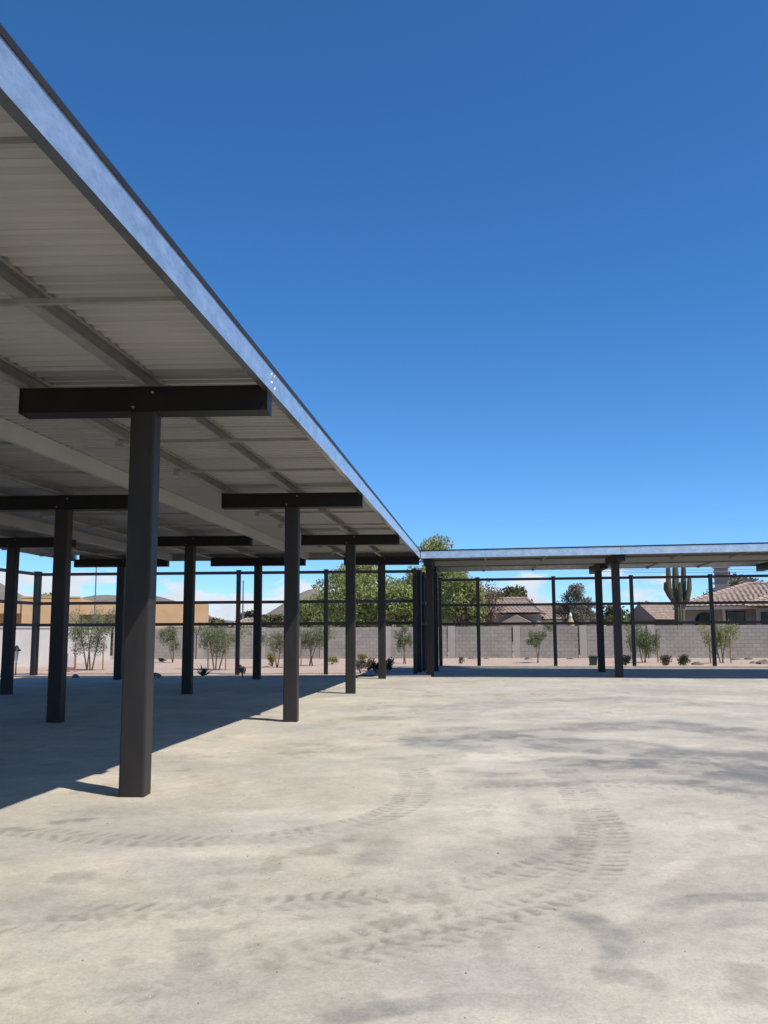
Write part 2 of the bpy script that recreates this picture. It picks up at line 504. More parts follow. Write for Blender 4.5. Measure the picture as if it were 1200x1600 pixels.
xl = np.concatenate([[-60, -40, -30, -24, -20, -17], np.arange(-15.0, -7.0, 0.12), np.arange(-7.0, 7.0, 0.0235), np.arange(7.0, 14, 0.12), [15, 17, 20, 26, 34, 46, 60]])
yl = [-30.0, -18, -10, -5, -2, 0, 0.8, 1.5, 1.9]
y = 2.05
while y < 41.2:
    yl.append(y); y *= 1.0040 if y < 14 else 1.0085
yl = np.array(yl + [41.4])
GX, GY = np.meshgrid(xl, yl)
ny, nx = GX.shape
X, Y = GX.ravel(), GY.ravel()
near = sstep(30, 18, Y) * sstep(-8, 0.5, Y)
H = (fbm(X, Y, 3.5, 3, 3) - 0.5) * 0.030 + (fbm(X, Y, 0.55, 31, 4) - 0.5) * 0.016 * near + (fbm(X, Y, 0.14, 63, 2) - 0.5) * 0.006 * near
base = np.array([0.500, 0.454, 0.366])
tone = np.ones((X.size, 3)) * base
big = fbm(X * 0.55, Y * 1.3, 3.2, 101, 5)
tone *= (1 + 0.30 * (big - 0.5))[:, None]
mid = fbm(X, Y, 0.9, 140, 5, 0.6)
tone *= (1 + 0.36 * (mid - 0.5))[:, None]
# faint warm / pale dust sheets
dust = sstep(0.55, 0.72, fbm(X, Y, 1.6, 171, 5, 0.6))
tone += (dust * 0.035)[:, None] * np.array([1.0, 0.96, 0.88])
grey = np.array([0.165, 0.166, 0.162])
mott = fbm(X * 0.9, Y, 0.42, 611, 5, 0.68)
tone *= (1 + 0.40 * (mott - 0.5))[:, None]
sp = sstep(0.60, 0.74, fbm(X, Y * 0.8, 0.30, 641, 4, 0.6)) * sstep(0.42, 0.62, fbm(X, Y, 2.1, 655, 3))
tone *= (1 - 0.22 * sp)[:, None]
cool = sstep(0.48, 0.70, fbm(X * 0.7, Y, 1.9, 671, 5, 0.62))
tone = tone * (1 - 0.42 * cool[:, None]) + 0.42 * cool[:, None] * np.array([0.375, 0.362, 0.335])
def stain(mask, k, col=grey):
    global tone
    a = np.clip(mask * k, 0, 1)[:, None]
    tone = tone * (1 - a) + np.array(col) * a
brk = fbm(X, Y, 0.7, 211, 5, 0.65)
brk2 = fbm(X * 1.0, Y * 0.8, 0.28, 231, 4, 0.6)
def stroke(pp, wd, k, col=grey, edge=0.55, warp=0.5):
    pl = spline(track_px(pp), 0.25)
    wx = X + (fbm(X, Y, 0.9, 300, 3) - 0.5) * wd * warp * 2
    wy = Y + (fbm(X, Y, 0.9, 340, 3) - 0.5) * wd * warp * 2
    best, t, s, L = along(pl, wx, wy, wd * 1.2)
    end = sstep(0, 0.14 * L, s) * sstep(L, 0.86 * L, s)
    mk = sstep(wd, wd * (1 - edge), best) * end * (0.34 + 0.66 * sstep(0.38, 0.62, 0.5 * brk + 0.5 * brk2))
    stain(mk, min(0.92, k * 1.25), col)
# sweeping damp/rubber arcs across the middle of the lot
stroke([(1330, 1205), (1150, 1182), (1000, 1168), (880, 1160), (760, 1158), (660, 1170)], 1.0, 0.55)
stroke([(1330, 1216), (1180, 1208), (1040, 1197), (930, 1192), (800, 1200), (720, 1196)], 0.75, 0.66)
stroke([(1300, 1162), (1180, 1143), (1040, 1132), (900, 1138), (780, 1148), (690, 1146)], 0.9, 0.50)
stroke([(1250, 1105), (1100, 1098), (950, 1092), (800, 1096), (690, 1108), (640, 1126)], 1.1, 0.30)
stroke([(1250, 1082), (1050, 1079), (880, 1080), (700, 1086)], 1.5, 0.12)
stroke([(680, 1166), (662, 1150), (690, 1138), (760, 1134)], 0.45, 0.42)
stroke([(860, 1112), (780, 1118), (700, 1122), (600, 1120), (500, 1128)], 0.6, 0.28)
stroke([(1230, 1232), (1100, 1222), (960, 1214), (820, 1222), (700, 1224)], 0.36, 0.40)
stroke([(1340, 1196), (1180, 1190), (1060, 1186), (960, 1178)], 1.5, 0.28)
stroke([(1340, 1226), (1200, 1224), (1080, 1212)], 0.7, 0.40)
# nearer stains
stroke([(860, 1418), (900, 1428), (940, 1452), (965, 1490), (960, 1540)], 0.14, 0.62)
stroke([(940, 1470), (990, 1450), (1060, 1410), (1130, 1398), (1230, 1400)], 0.15, 0.46)
stroke([(985, 1500), (1010, 1462), (1090, 1440), (1200, 1428)], 0.2, 0.3)
stroke([(262, 1462), (300, 1458), (348, 1462)], 0.15, 0.62)
stroke([(290, 1470), (310, 1500), (290, 1520)], 0.12, 0.3)
stroke([(330, 1366), (370, 1358), (408, 1352)], 0.10, 0.45)
stroke([(460, 1600), (540, 1582), (640, 1566), (760, 1560), (840, 1572)], 0.12, 0.50)
stroke([(440, 1575), (520, 1562), (600, 1552)], 0.09, 0.3)
stroke([(560, 1355), (585, 1330), (600, 1310)], 0.22, 0.3)
stroke([(790, 1310), (830, 1330), (870, 1350)], 0.18, 0.34)
stroke([(70, 1286), (110, 1278), (150, 1280)], 0.12, 0.48)
stroke([(-20, 1298), (20, 1292), (45, 1296)], 0.10, 0.45)
stroke([(-20, 1400), (120, 1412), (260, 1398), (400, 1385)], 0.3, 0.24, (0.28, 0.26, 0.235))
stroke([(0, 1545), (160, 1530), (300, 1540), (420, 1530)], 0.22, 0.22, (0.28, 0.26, 0.235))
stroke([(560, 1500), (660, 1520), (800, 1525), (900, 1560)], 0.3, 0.2, (0.28, 0.26, 0.235))
# pale scuffs
pale = (0.60, 0.535, 0.45)
stroke([(752, 1202), (780, 1196), (822, 1204)], 0.5, 0.65, pale, 0.5, 0.3)
stroke([(1010, 1280), (1060, 1290), (1130, 1270)], 0.35, 0.4, pale)
stroke([(1000, 1384), (1060, 1352), (1100, 1330)], 0.10, 0.45, pale)
stroke([(820, 1150), (900, 1146), (990, 1152)], 0.6, 0.35, pale)
stroke([(850, 1266), (880, 1262), (900, 1268)], 0.2, 0.4, pale)
stroke([(100, 1345), (250, 1330), (420, 1325)], 0.3, 0.35, pale)
stroke([(640, 1090), (900, 1068), (1200, 1070)], 0.8, 0.45, (0.50, 0.475, 0.425))
# tread marks pressed into the dust
def tread(pp, wd, pitch, depth, k=0.3, seed=1):
    global H
    pl = spline(track_px(pp), 0.06)
    best, t, s, L = along(pl, X, Y, wd)
    inside = sstep(wd / 2, wd / 2 - 0.03, best) * sstep(0, 0.25, s) * sstep(L, L - 0.25, s)
    patch = 0.28 + 0.72 * sstep(0.38, 0.56, fbm(X, Y, 0.5, 400 + seed, 4))
    t = t + (fbm(X, Y, 0.18, 500 + seed, 2) - .5) * .09; s = s + (fbm(X, Y, 0.22, 520 + seed, 2) - .5) * .11
    u = np.abs(t) / (wd / 2)
    ph = s / pitch + 0.55 * u + np.where(t > 0, 0.5, 0.0)
    fr = ph - np.floor(ph)
    rl_ = np.random.RandomState(900 + seed).rand(4096)
    hit = rl_[(np.floor(ph).astype(int) * 2 + (t > 0)) % 4096]
    lug = (0.45 + 0.55 * sstep(0.1, 0.6, hit)) * sstep(0.08, 0.17, fr) * sstep(0.58, 0.48, fr) * sstep(0.08, 0.2, u) * sstep(1.0, 0.9, u)
    H = H - lug * inside * depth * (0.05 + 0.42 * patch) - inside * depth * 0.08
    stain(lug * inside * (0.15 + 0.85 * patch), k * 1.45, (0.20, 0.185, 0.162))
    stain(inside * (0.2 + 0.8 * patch), k * 0.42, (0.255, 0.235, 0.205))
tread([(870, 1196), (893, 1222), (918, 1256), (938, 1296), (940, 1330), (918, 1364), (875, 1392), (800, 1416), (700, 1436), (560, 1466), (430, 1500)], 0.44, 0.125, 0.016, 0.40, 1)
tread([(905, 1310), (870, 1336), (800, 1362), (720, 1380), (640, 1392), (540, 1402), (400, 1410), (250, 1420), (90, 1424)], 0.36, 0.12, 0.014, 0.42, 2)
tread([(960, 1392), (900, 1408), (820, 1432), (740, 1450), (660, 1468), (600, 1482), (500, 1502)], 0.30, 0.12, 0.012, 0.34, 3)
tread([(640, 1196), (652, 1220), (640, 1250), (600, 1272), (540, 1288), (460, 1302), (370, 1310), (240, 1312), (100, 1302), (-40, 1290)], 0.40, 0.125, 0.013, 0.36, 4)
tread([(600, 1236), (612, 1252), (590, 1272), (520, 1290)], 0.3, 0.12, 0.012, 0.3, 9)
tread([(-60, 1446), (60, 1440), (170, 1436), (300, 1420), (420, 1396)], 0.34, 0.13, 0.010, 0.26, 5)
tread([(100, 1560), (220, 1546), (330, 1530), (430, 1510)], 0.26, 0.12, 0.010, 0.26, 7)
tread([(1240, 1250), (1120, 1232), (1000, 1226), (900, 1222), (800, 1230), (700, 1236)], 0.4, 0.13, 0.010, 0.2, 8)
# dust swept pale round the column feet
for cx_, cy_ in ((X1c, Y1c + 7.346 * k) for k in range(4)):
    dd = np.hypot((X - cx_) * 0.8, Y - cy_) + (brk - 0.5) * 0.5
    stain(sstep(0.55, 0.15, dd), 0.55, (0.56, 0.495, 0.40))
tone = np.clip(tone, 0.03, 0.75)
me = bpy.data.meshes.new('parking_lot')
nv = X.size
me.vertices.add(nv)
co = np.empty((nv, 3), dtype=np.float32)
co[:, 0] = X; co[:, 1] = Y; co[:, 2] = H - 0.012
me.vertices.foreach_set('co', co.ravel())
ii = (np.arange(ny - 1)[:, None] * nx + np.arange(nx - 1)[None, :]).ravel()
quads = np.stack([ii, ii + 1, ii + nx + 1, ii + nx], 1).astype(np.int32)
me.loops.add(quads.size); me.loops.foreach_set('vertex_index', quads.ravel())
me.polygons.add(len(quads))
me.polygons.foreach_set('loop_start', np.arange(0, quads.size, 4, dtype=np.int32))
me.polygons.foreach_set('use_smooth', np.ones(len(quads), dtype=bool))
ca = me.color_attributes.new('tone', 'FLOAT_COLOR', 'POINT')
ca.data.foreach_set('color', np.concatenate([tone, np.ones((nv, 1))], 1).astype(np.float32).ravel())
me.update(); me.validate()
me.materials.append(MT['lot'])
lot = bpy.data.objects.new('parking_lot', me)
place(lot, (0, 0, 0), None); props(lot, kind='structure')

# loose grit and small stones on the dusty surface
rs_ = np.random.RandomState(77)
mb = MB()
for k in range(3200):
    yy_ = 2.3 + 14 * rs_.rand() ** 1.7; xx_ = (rs_.rand() - .5) * (1.2 * yy_ + 1.5)
    j_ = min(ny - 1, int(np.searchsorted(yl, yy_))); i_ = min(nx - 1, int(np.searchsorted(xl, xx_)))
    zz_ = float(co[j_ * nx + i_, 2]); r_ = 0.0016 + 0.0045 * rs_.rand() ** 3
    a_ = rs_.rand() * 6.28
    q_ = [(xx_ + r_ * 1.4 * math.cos(a_ + t_), yy_ + r_ * 1.1 * math.sin(a_ + t_), zz_ - .001) for t_ in (0, 1.7, 3.3, 4.9)]
    mb.add(q_ + [(xx_, yy_, zz_ + r_ * 1.2)], [(0, 1, 4), (1, 2, 4), (2, 3, 4), (3, 0, 4)], 0.02 + 0.98 * rs_.rand())
build('grit', mb, 'grit', kind='stuff')
mb = MB()
def disc(mb, r, z, n=64):
    mb.add([(r * math.cos(2 * math.pi * k / n), r * math.sin(2 * math.pi * k / n), z) for k in range(n)], [tuple(range(n))])
disc(mb, 4500, -0.30)
build('ground', mb, 'dirt', kind='structure')
# gravel garden strip: raised a hand above the lot beyond the fences, gently uneven
gl_x = np.concatenate([np.arange(-60, -26, 2.0), np.arange(-26, 22, 0.35), np.arange(22, 61, 2.0)])
def strip(name, x0, x1, ya, yb, z0, z1, seed):
    xs = gl_x[(gl_x >= x0) & (gl_x <= x1)]; xs = np.unique(np.concatenate([[x0], xs, [x1]]))
    vs, fs = [], []
    n = 40
    for j in range(n + 1):
        for xx in xs:
            yy = ya(xx) + (yb(xx) - ya(xx)) * j / n
            zz = z0 + (z1 - z0) * j / n + (0.08 * (float(fbm(np.array([xx]), np.array([yy]), 2.2, seed, 3)[0]) - 0.5) if 0 < j else 0)
            vs.append((xx, yy, zz))
    k = len(xs)
    for j in range(n):
        for i in range(k - 1):
            a = j * k + i
            fs.append((a, a + 1, a + k + 1, a + k))
    mb = MB(); mb.add(vs, fs)
    return build(name, mb, 'gravel', smooth=True, kind='structure')
LF = lambda x: 33.15 + 0.06 * (x + 5.88)       # rear line of the left fence
RF = lambda x: 39.35 - 0.04 * (x + 0.2)         # line of the right fence
strip('gravel_bed', -60, -2.3, lambda x: LF(x) - 0.55, lambda x: 58.0, 0.02, 0.05, 5)
strip('gravel_bed', -2.3, 60, lambda x: RF(x) + 0.06, lambda x: 58.0, 0.06, 0.06, 9)
# kerbs
mb = MB()
mb.prism([(-0.08, -0.1), (0.08, -0.1), (0.08, 0.09), (0.05, 0.11), (-0.05, 0.11), (-0.08, 0.09)], (-2.3, RF(-2.3), 0), (40, RF(40), 0), (0, 1, 0), (0, 0, 1))
build('kerb', mb, 'concrete', kind='structure')
# pale concrete apron where the two carports meet
mb = MB()
a0, a1, a2, a3 = Vector((-5.4, 31.55, 0)), Vector((-1.86, 32.75, 0)), Vector((-1.86, 34.4, 0)), Vector((-5.4, 33.0, 0))
vs = [(-3.95, 31.9, 0.012), (-1.90, 31.95, 0.05), (-1.90, 34.4, 0.05), (-3.0, 34.4, 0.05)]
mb.add(vs + [(x, y_, -0.05) for x, y_, z in vs], [(0, 1, 2, 3), (0, 4, 5, 1), (1, 5, 6, 2), (2, 6, 7, 3), (3, 7, 4, 0)])
build('concrete_apron', mb, 'concrete', kind='structure')

# ------------------------------------------------------------------ carports
ZT, ZB = 4.15, 3.883                    # beam top / bottom
PW = 0.2585
def carport(name, label, org, es, et, rows, cols, s0, s1, splits, stamp=None):
    root = empty(name, (org[0], org[1], 0), label, 'carport')
    O = Vector((org[0], org[1], 0)); es = Vector((*es, 0)); et_raw = Vector((*et, 0)); et = et_raw
    tn = et.normalized(); sn = Vector((-tn.y, tn.x, 0))
    if sn.dot(es) < 0: sn = -sn
    W = lambda s, t, z=0: O + es * s + et * t + Vector((0, 0, z))
    zz = Vector((0, 0, 1))
    protos = {}
    for ri, (tr, hf, hbk) in enumerate(rows):
        for s in cols:
            c = W(s, tr)
            # column with base plate
            if 'col' not in protos:
                mb = MB(); mb.rbox((0, 0, -0.06), (PW, PW, ZB + 0.06 - 0.002), 0.022, tn, sn)
                col = build('column', mb, 'bronze', root, origin=(0, 0, 0)); protos['col'] = col
                col.location = c - WO[root.name]; WO[col.name] = c
            else:
                col = dup(protos['col'], c, root)
            key = ('beam', ri)
            if key not in protos:
                mb = MB()
                h = ZT - ZB; d = 0.125
                # box beam, bottom and top flange lips 12 mm proud of the web
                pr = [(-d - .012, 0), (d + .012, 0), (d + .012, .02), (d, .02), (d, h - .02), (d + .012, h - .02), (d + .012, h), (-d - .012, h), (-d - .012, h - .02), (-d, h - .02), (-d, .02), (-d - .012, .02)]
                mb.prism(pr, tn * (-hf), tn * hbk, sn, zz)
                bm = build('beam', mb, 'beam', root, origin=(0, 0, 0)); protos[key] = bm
                # end plates: flat caps welded on the tips
                b_o = c + Vector((0, 0, ZB))
                bm.location = b_o - WO[root.name]; WO[bm.name] = b_o
                for e, sg in ((-hf, -1), (hbk, 1)):
                    mb = MB()
                    q = tn * e
                    mb.prism([(-d - .016, -.004), (d + .016, -.004), (d + .016, h + .0), (-d - .016, h + .0)], q + tn * sg * 0.001, q + tn * sg * 0.011, sn, zz)
                    ep = build('end_plate', mb, 'beam', bm, origin=(0, 0, 0))
                    ep.location = (0, 0, 0); WO[ep.name] = b_o
                for off, hz in ((-0.10, 0.205), (0.10, 0.05)):
                    mb = MB()
                    q = tn * off - sn * (d + 0.001) + zz * hz
                    mb.prism([(0.014 * math.cos(a), 0.014 * math.sin(a)) for a in [k * math.pi / 3 for k in range(6)]], q, q - sn * 0.014, tn, zz)
                    bo = build('bolt', mb, 'purlin', bm, origin=(0, 0, 0)); bo.location = (0, 0, 0); WO[bo.name] = b_o
            else:
                b_o = c + Vector((0, 0, ZB))
                bm = dup(protos[key], b_o, root)
                for ch in protos[key].children:
                    e = dup(ch, b_o, bm)
    # purlin lines
    tl = []
    for ri, (tr, hf, hbk) in enumerate(rows):
        tl += [tr] + ([] if ri == len(rows) - 1 else [tr + hbk - 0.04])
    back = rows[-1][0] + rows[-1][2] + 0.05
    front = rows[0][0] - rows[0][1] - 0.05
    zr = 4.332
    h = zr - ZT - 0.003
    cprof = [(-a_, b_) for a_, b_ in [(-.045, .001), (.05, .001), (.05, .03), (.046, .03), (.046, .005), (-.041, .005), (-.041, h - .004), (.046, h - .004), (.046, h - .03), (.05, h - .03), (.05, h), (-.045, h)]]
    for t in tl:
        pp = None
        for a, b in zip(splits[:-1], splits[1:]):
            a_, b_ = a + 0.006, b - 0.006
            k = round(b_ - a_, 3)
            if pp is None or pp[0] != k:
                mb = MB(); mb.prism(cprof, (0, 0, 0), es * (b_ - a_), tn, zz)
                o = build('purlin', mb, 'purlin', root, origin=(0, 0, 0))
                o.location = W(a_, t, ZT) - WO[root.name]; WO[o.name] = W(a_, t, ZT)
                pp = (k, o)
            else:
                dup(pp[1], W(a_, t, ZT), root)
    # deep pale channel along the near beam tips of every inner row, web towards the open lot
    for tr, hf, hbk in rows[1:]:
        pp = None
        hd = zr - 4.085 - 0.003
        dprof = [(0, 0), (.075, 0), (.075, .022), (.071, .022), (.071, .005), (.005, .005), (.005, hd - .004), (.075, hd - .004), (.075, hd), (0, hd)]
        for a, b in zip(splits[:-1], splits[1:]):
            q = W(a + .006, tr - hf - .09, 4.085); k = round(b - a, 3)
            if pp is None or pp[0] != k:
                mb = MB(); mb.prism(dprof, (0, 0, 0), es * (b - a - .012), tn, zz)
                o = build('deep_channel', mb, 'sheet', root, origin=(0, 0, 0))
                o.location = q - WO[root.name]; WO[o.name] = q
                pp = (k, o)
            else:
                dup(pp[1], q, root)
    # edge channels: galvanised C facing outwards front and back
    zf0, zf1 = 4.085, 4.329
    H_ = zf1 - zf0
    fp = [(0, 0), (.075, 0), (.075, .022), (.071, .022), (.071, .005), (.005, .005), (.005, H_ - .004), (.075, H_ - .004), (.075, H_), (0, H_)]
    for t, sg in ((front, 1), (back, -1)):
        for a, b in zip(splits[:-1], splits[1:]):
            mb = MB(); mb.prism([(x * sg, yv) for x, yv in fp], W(a + .004, t, zf0), W(b - .004, t, zf0), tn, zz)
            fo = build('edge_channel', mb, 'galv', root)
            fo.data.materials.append(MT['lip'])
            for pl_ in fo.data.polygons:                      # smoother, darker flanges: the shaded lot they mirror put into the colour
                if abs(pl_.normal.z) > 0.9: pl_.material_index = 1
            if b == splits[-1]: continue
            for ds, dz in ((-.07, .19), (.06, .20), (-.07, .10), (.06, .07)):
                mb = MB()
                q = W(b + ds, t, zf0 + dz) - tn * sg * 0.001
                mb.lathe((0, 0, 0), [(0.017, 0), (0.017, 0.008), (0.010, 0.014)], 8)
                mb.v = [tuple(q + es * vx + zz * vy - tn * sg * vz) for vx, vy, vz in mb.v]
                build('bolt', mb, 'bolt', fo)
        mb = MB()
        mb.prism([(-.010 * sg, 0), (-.002 * sg, 0), (-.002 * sg, .042), (.11 * sg, .042), (.11 * sg, .045), (-.010 * sg, .045)], W(s0, t, 4.327), W(s1, t, 4.327), tn, zz)
        build('edge_trim', mb, 'bronze', root)
    # end channels close the roof at both ends
    for s_e, sg in ((s0, 1), (s1, -1)):
        mb = MB(); mb.prism([(x * sg, yv) for x, yv in fp], W(s_e, front + .08, zf0), W(s_e, back - .08, zf0), es, zz)
        build('end_channel', mb, 'purlin', root)
    # ribbed roof sheets, 0.914 m cover, ribs run across the carport
    n = int(round((s1 - s0) / 0.915)); cov = (s1 - s0) / n; pit = cov / 5
    prof = []
    for k in range(5):
        b0 = k * pit
        prof += [(b0, 0.0), (b0 + .052, 0.0), (b0 + .072, .038), (b0 + .163, .038)]
    prof += [(5 * pit, 0.0), (5 * pit + .03, 0.0)]
    tilt = lambda x: 0.003 * x / cov
    lo = [(x, zv + tilt(x)) for x, zv in prof]
    hi = [(x, zv + tilt(x) + 0.0015) for x, zv in prof][::-1]
    first = None
    t0_, t1_ = front + 0.004, back - 0.004
    for k in range(n):
        a = s0 + k * cov
        if first is None:
            mb = MB(); mb.prism(lo + hi, (0, 0, 0), et * (t1_ - t0_), es, zz, caps=False)
            first = build('roof_sheet', mb, 'sheet', root, origin=(0, 0, 0))
            first.location = W(a, t0_, zr) - WO[root.name]; WO[first.name] = W(a, t0_, zr)
        else:
            dup(first, W(a, t0_, zr), root)
    # bridging straps at thirds of each bay
    for a, b in zip(splits[:-1], splits[1:]):
        for fr in (0.335, 0.64):
            s = a + (b - a) * fr
            for ri, (tr, hf, hbk) in enumerate(rows):
                lo_t = (front + 0.08) if ri == 0 else tr - hf - 0.015
                hi_t = tr + hbk
                mb = MB()
                mb.prism([(-.025, 0), (.025, 0), (.025, .004), (-.021, .004), (-.021, .04), (-.025, .04)], W(s, lo_t, 4.106), W(s, hi_t, 4.106), sn, zz)
                build('strap', mb, 'purlin', root)
                for t in (hi_t - 0.02,):
                    mb = MB(); mb.box((0, 0, 0), (0.10, 0.10, 0.07))
                    q = W(s, t, 4.095)
                    mb.v = [tuple(q + tn * vx + sn * vy + zz * vz) for vx, vy, vz in mb.v]
                    build('clip', mb, 'purlin', root)
    if stamp:
        s, t, z = stamp
        mb = MB()
        x = 0
        rr = random.Random(3)
        for k in range(9):                                  # faint illegible stamp: a short row of worn strokes
            wv = rr.uniform(.05, .09)
            mb.box((x + wv / 2, 0, 0.005), (wv, .003, rr.uniform(.05, .07)))
            x += wv + .025
        q = W(s, t, z)
        mb.v = [tuple(q + es * vx + tn * vy + zz * vz) for vx, vy, vz in mb.v]
        build('stamp', mb, 'stamp', root)
    return root

X1, Y1, BAY = -3.5105, 8.7976 + 0.13, 7.346
carport('carport', 'long near steel carport on dark T columns filling the left of the lot', (X1, Y1), (0, 1), (-1, -0.0748),
        [(0, 1.2994, 1.2994), (4.304, 1.644, 1.644), (9.124, 1.644, 1.644)], [BAY * k for k in (-1, 0, 1, 2, 3)], -8.95, 22.25,
        [-8.95, -BAY, 0, BAY, 2 * BAY, 3 * BAY + 0.2])
ra = math.atan(-0.085)
RE, RT = (math.cos(ra), math.sin(ra)), (-0.012, 1.0)
RB = 6.49
carport('carport', 'distant carport across the far side of the lot, before the right block wall', (4.54, 31.68), RE, RT,
        [(0, 1.2994, 1.2994), (4.27, 1.644, 1.644)], [-RB, 0, RB, 2 * RB], -6.72, 15.0, [-6.72, 0, RB, 2 * RB, 15.0], stamp=(2.52, 2.583, 4.24))

# ------------------------------------------------------------------ steel fence frames
RAILS = (1.89, 2.70, 3.80)
def fence(label, posts, z0=0.0, zs=RAILS, thick=None):
    p0 = Vector(posts[0])
    root = empty('fence', (p0.x, p0.y, z0), label, 'fence')
    for i, p in enumerate(posts):
        d = Vector(posts[min(i + 1, len(posts) - 1)]) - Vector(posts[max(0, i - 1)])
        d = Vector((d.x, d.y, 0)).normalized(); nn = Vector((-d.y, d.x, 0))
        wv = (thick or {}).get(i, 0.15)
        mb = MB(); mb.rbox((p[0], p[1], z0 - 0.02), (wv, wv, zs[-1] + 0.10 - z0), 0.012, d, nn)
        po = build('fence_post', mb, 'fence', root)
        mb = MB(); mb.rbox((p[0], p[1], zs[-1] + 0.08), (wv + .03, wv + .03, 0.025), 0.01, d, nn)
        build('post_cap', mb, 'fence', po)
    for a, b, ia in [(posts[i], posts[i + 1], i) for i in range(len(posts) - 1)]:
        a, b = Vector((*a, 0)), Vector((*b, 0))
        d = (b - a).normalized(); nn = Vector((-d.y, d.x, 0))
        wa, wb = (thick or {}).get(ia, 0.15) / 2 + .001, (thick or {}).get(ia + 1, 0.15) / 2 + .001
        for z in zs:
            mb = MB(); mb.prism([(-.05, -.055), (.05, -.055), (.05, .055), (-.05, .055)], a + d * wa + Vector((0, 0, z)), b - d * wb + Vector((0, 0, z)), nn, (0, 0, 1))
            build('rail', mb, 'fence', root)
    return root
lx = [-16.8, -15.75, -12.45, -9.15, -5.85, -2.55]
fence('dark three-rail steel fence frame along the rear of the near carport', [(x, LF(x)) for x in lx])
fence('dark three-rail steel fence frame running down the far left side of the lot', [(-16.8 - 0.02 * k, LF(-16.8) - 3.3 * k) for k in range(5)][1:] [::-1] + [(-16.8, LF(-16.8) - 0.2)])
fence('short dark steel fence return with thick gate posts in the corner between both carports', [(-2.50, 34.3), (-2.42, 35.6), (-2.36, 36.9), (-2.28, 38.0), (-2.2, 39.0)], thick={0: 0.26, 1: 0.2, 2: 0.2})
rx = [-1.9, -0.25, 2.99, 6.24, 9.47, 12.7, 15.9]
fence('dark three-rail steel fence frame behind the distant carport, gravel and wall beyond it', [(x, RF(x)) for x in rx], z0=0.10)

# ------------------------------------------------------------------ block walls
def block_wall(label, a, b, ztop, joints, first_dark=True, budget=300):
    a, b = Vector((*a, 0)), Vector((*b, 0))
    L = (b - a).length; d = (b - a) / L; nn = Vector((-d.y, d.x, 0)); rz = math.atan2(d.y, d.x)
    root = empty('block_wall', a, label, 'wall')
    z0, ch = 0.03, 0.2
    nc = int(round((ztop - z0) / ch))
    P = lambda s, t, z: a + d * s + nn * t + Vector((0, 0, z))
    protos = {}
    rest = MB(); used = 0
    rr = random.Random(len(label))
    edges = list(joints)
    for j0, j1 in zip(edges[:-1], edges[1:]):
        mb = MB(); c = P((j0 + j1) / 2 + 0.02, 0, (z0 + nc * ch) / 2 - 0.1)
        mb.box(c, (j1 - j0 - 0.06, 0.11, z0 + nc * ch + 0.2 - 0.02), rz); build('mortar_core', mb, 'mortar', root)
        mb = MB(); mb.box(P(j0 + 0.05 + 0.2, -0.01, (z0 + nc * ch + 0.03) / 2), (0.4, 0.23, z0 + nc * ch + 0.03), rz); build('pier', mb, 'pier', root)
        s_a, s_b = j0 + 0.46, j1 - 0.03
        for r in range(nc):
            s = s_a - (0.2 if r % 2 else 0)
            while s < s_b - 0.02:
                x0, x1 = max(s, s_a), min(s + 0.4, s_b)
                s += 0.4
                if x1 - x0 < 0.08: continue
                wv = x1 - x0 - 0.008
                c = P((x0 + x1) / 2, 0, z0 + r * ch + ch / 2)
                if used < budget:
                    key = round(wv, 2)
                    if key not in protos:
                        mb = MB()
                        hx, hy, hz, e = wv / 2, 0.075, (ch - 0.008) / 2, 0.006
                        pr = [(-hx + e, -hy), (hx - e, -hy), (hx, -hy + e), (hx, hy - e), (hx - e, hy), (-hx + e, hy), (-hx, hy - e), (-hx, -hy + e)]
                        mb.prism(pr, (0, 0, -hz), (0, 0, hz), d, nn)
                        o = build('block', mb, 'block', root, origin=(0, 0, 0)); protos[key] = o
                        o.location = c - WO[root.name]; WO[o.name] = c
                    else:
                        dup(protos[key], c + nn * rr.uniform(-.004, .004), root)
                    used += 1
                else:
                    rest.box(c, (wv, 0.15, ch - 0.012), rz, tint=rr.random() + 0.001)
    if rest.f:
        o = build('block_courses', rest, 'block', root); o['kind'] = 'stuff'
    return root
jr = [3.65 * k for k in range(7)]
block_wall('grey concrete block wall on the right, behind the distant carport and its saplings', (-2.1, 51.5), (23, 50.4), 1.83, jr)
jl = [3.65 * k for k in range(6)]
block_wall('grey concrete block wall behind the near carport, under the big green trees', (-2.1 - 3.65 * 5 - 1.4, 51.25), (-2.12, 51.5), 1.83, [0, 1.4] + [1.4 + 3.65 * k for k in range(1, 6)])
mb = MB()
root = empty('side_wall', (-21.9, 45, 0), 'pale sunlit garden wall running back along the far left edge', 'wall')
mb.box((-21.95, 39.5, 0.92), (0.2, 23.2, 1.84)); build('wall_panel', mb, 'stucco_wall', root)
mb = MB(); mb.box((-21.95, 39.5, 1.875), (0.3, 23.3, 0.06)); build('coping', mb, 'stucco_wall', root)

# ------------------------------------------------------------------ houses
def wbox(name, mat, root, fr, x0, x1, y0, y1, z0, z1, parent=None):
    mb = MB()
    vs = [fr(x, y_, z) for z in (z0, z1) for x, y_ in ((x0, y0), (x1, y0), (x1, y1), (x0, y1))]
    mb.add(vs, [(3, 2, 1, 0), (4, 5, 6, 7), (0, 1, 5, 4), (1, 2, 6, 5), (2, 3, 7, 6), (3, 0, 4, 7)])
    return build(name, mb, mat, parent or root)
def frame(o, rz):
    c, s = math.cos(rz), math.sin(rz)
    return lambda x, y_, z: (o[0] + x * c - y_ * s, o[1] + x * s + y_ * c, z)

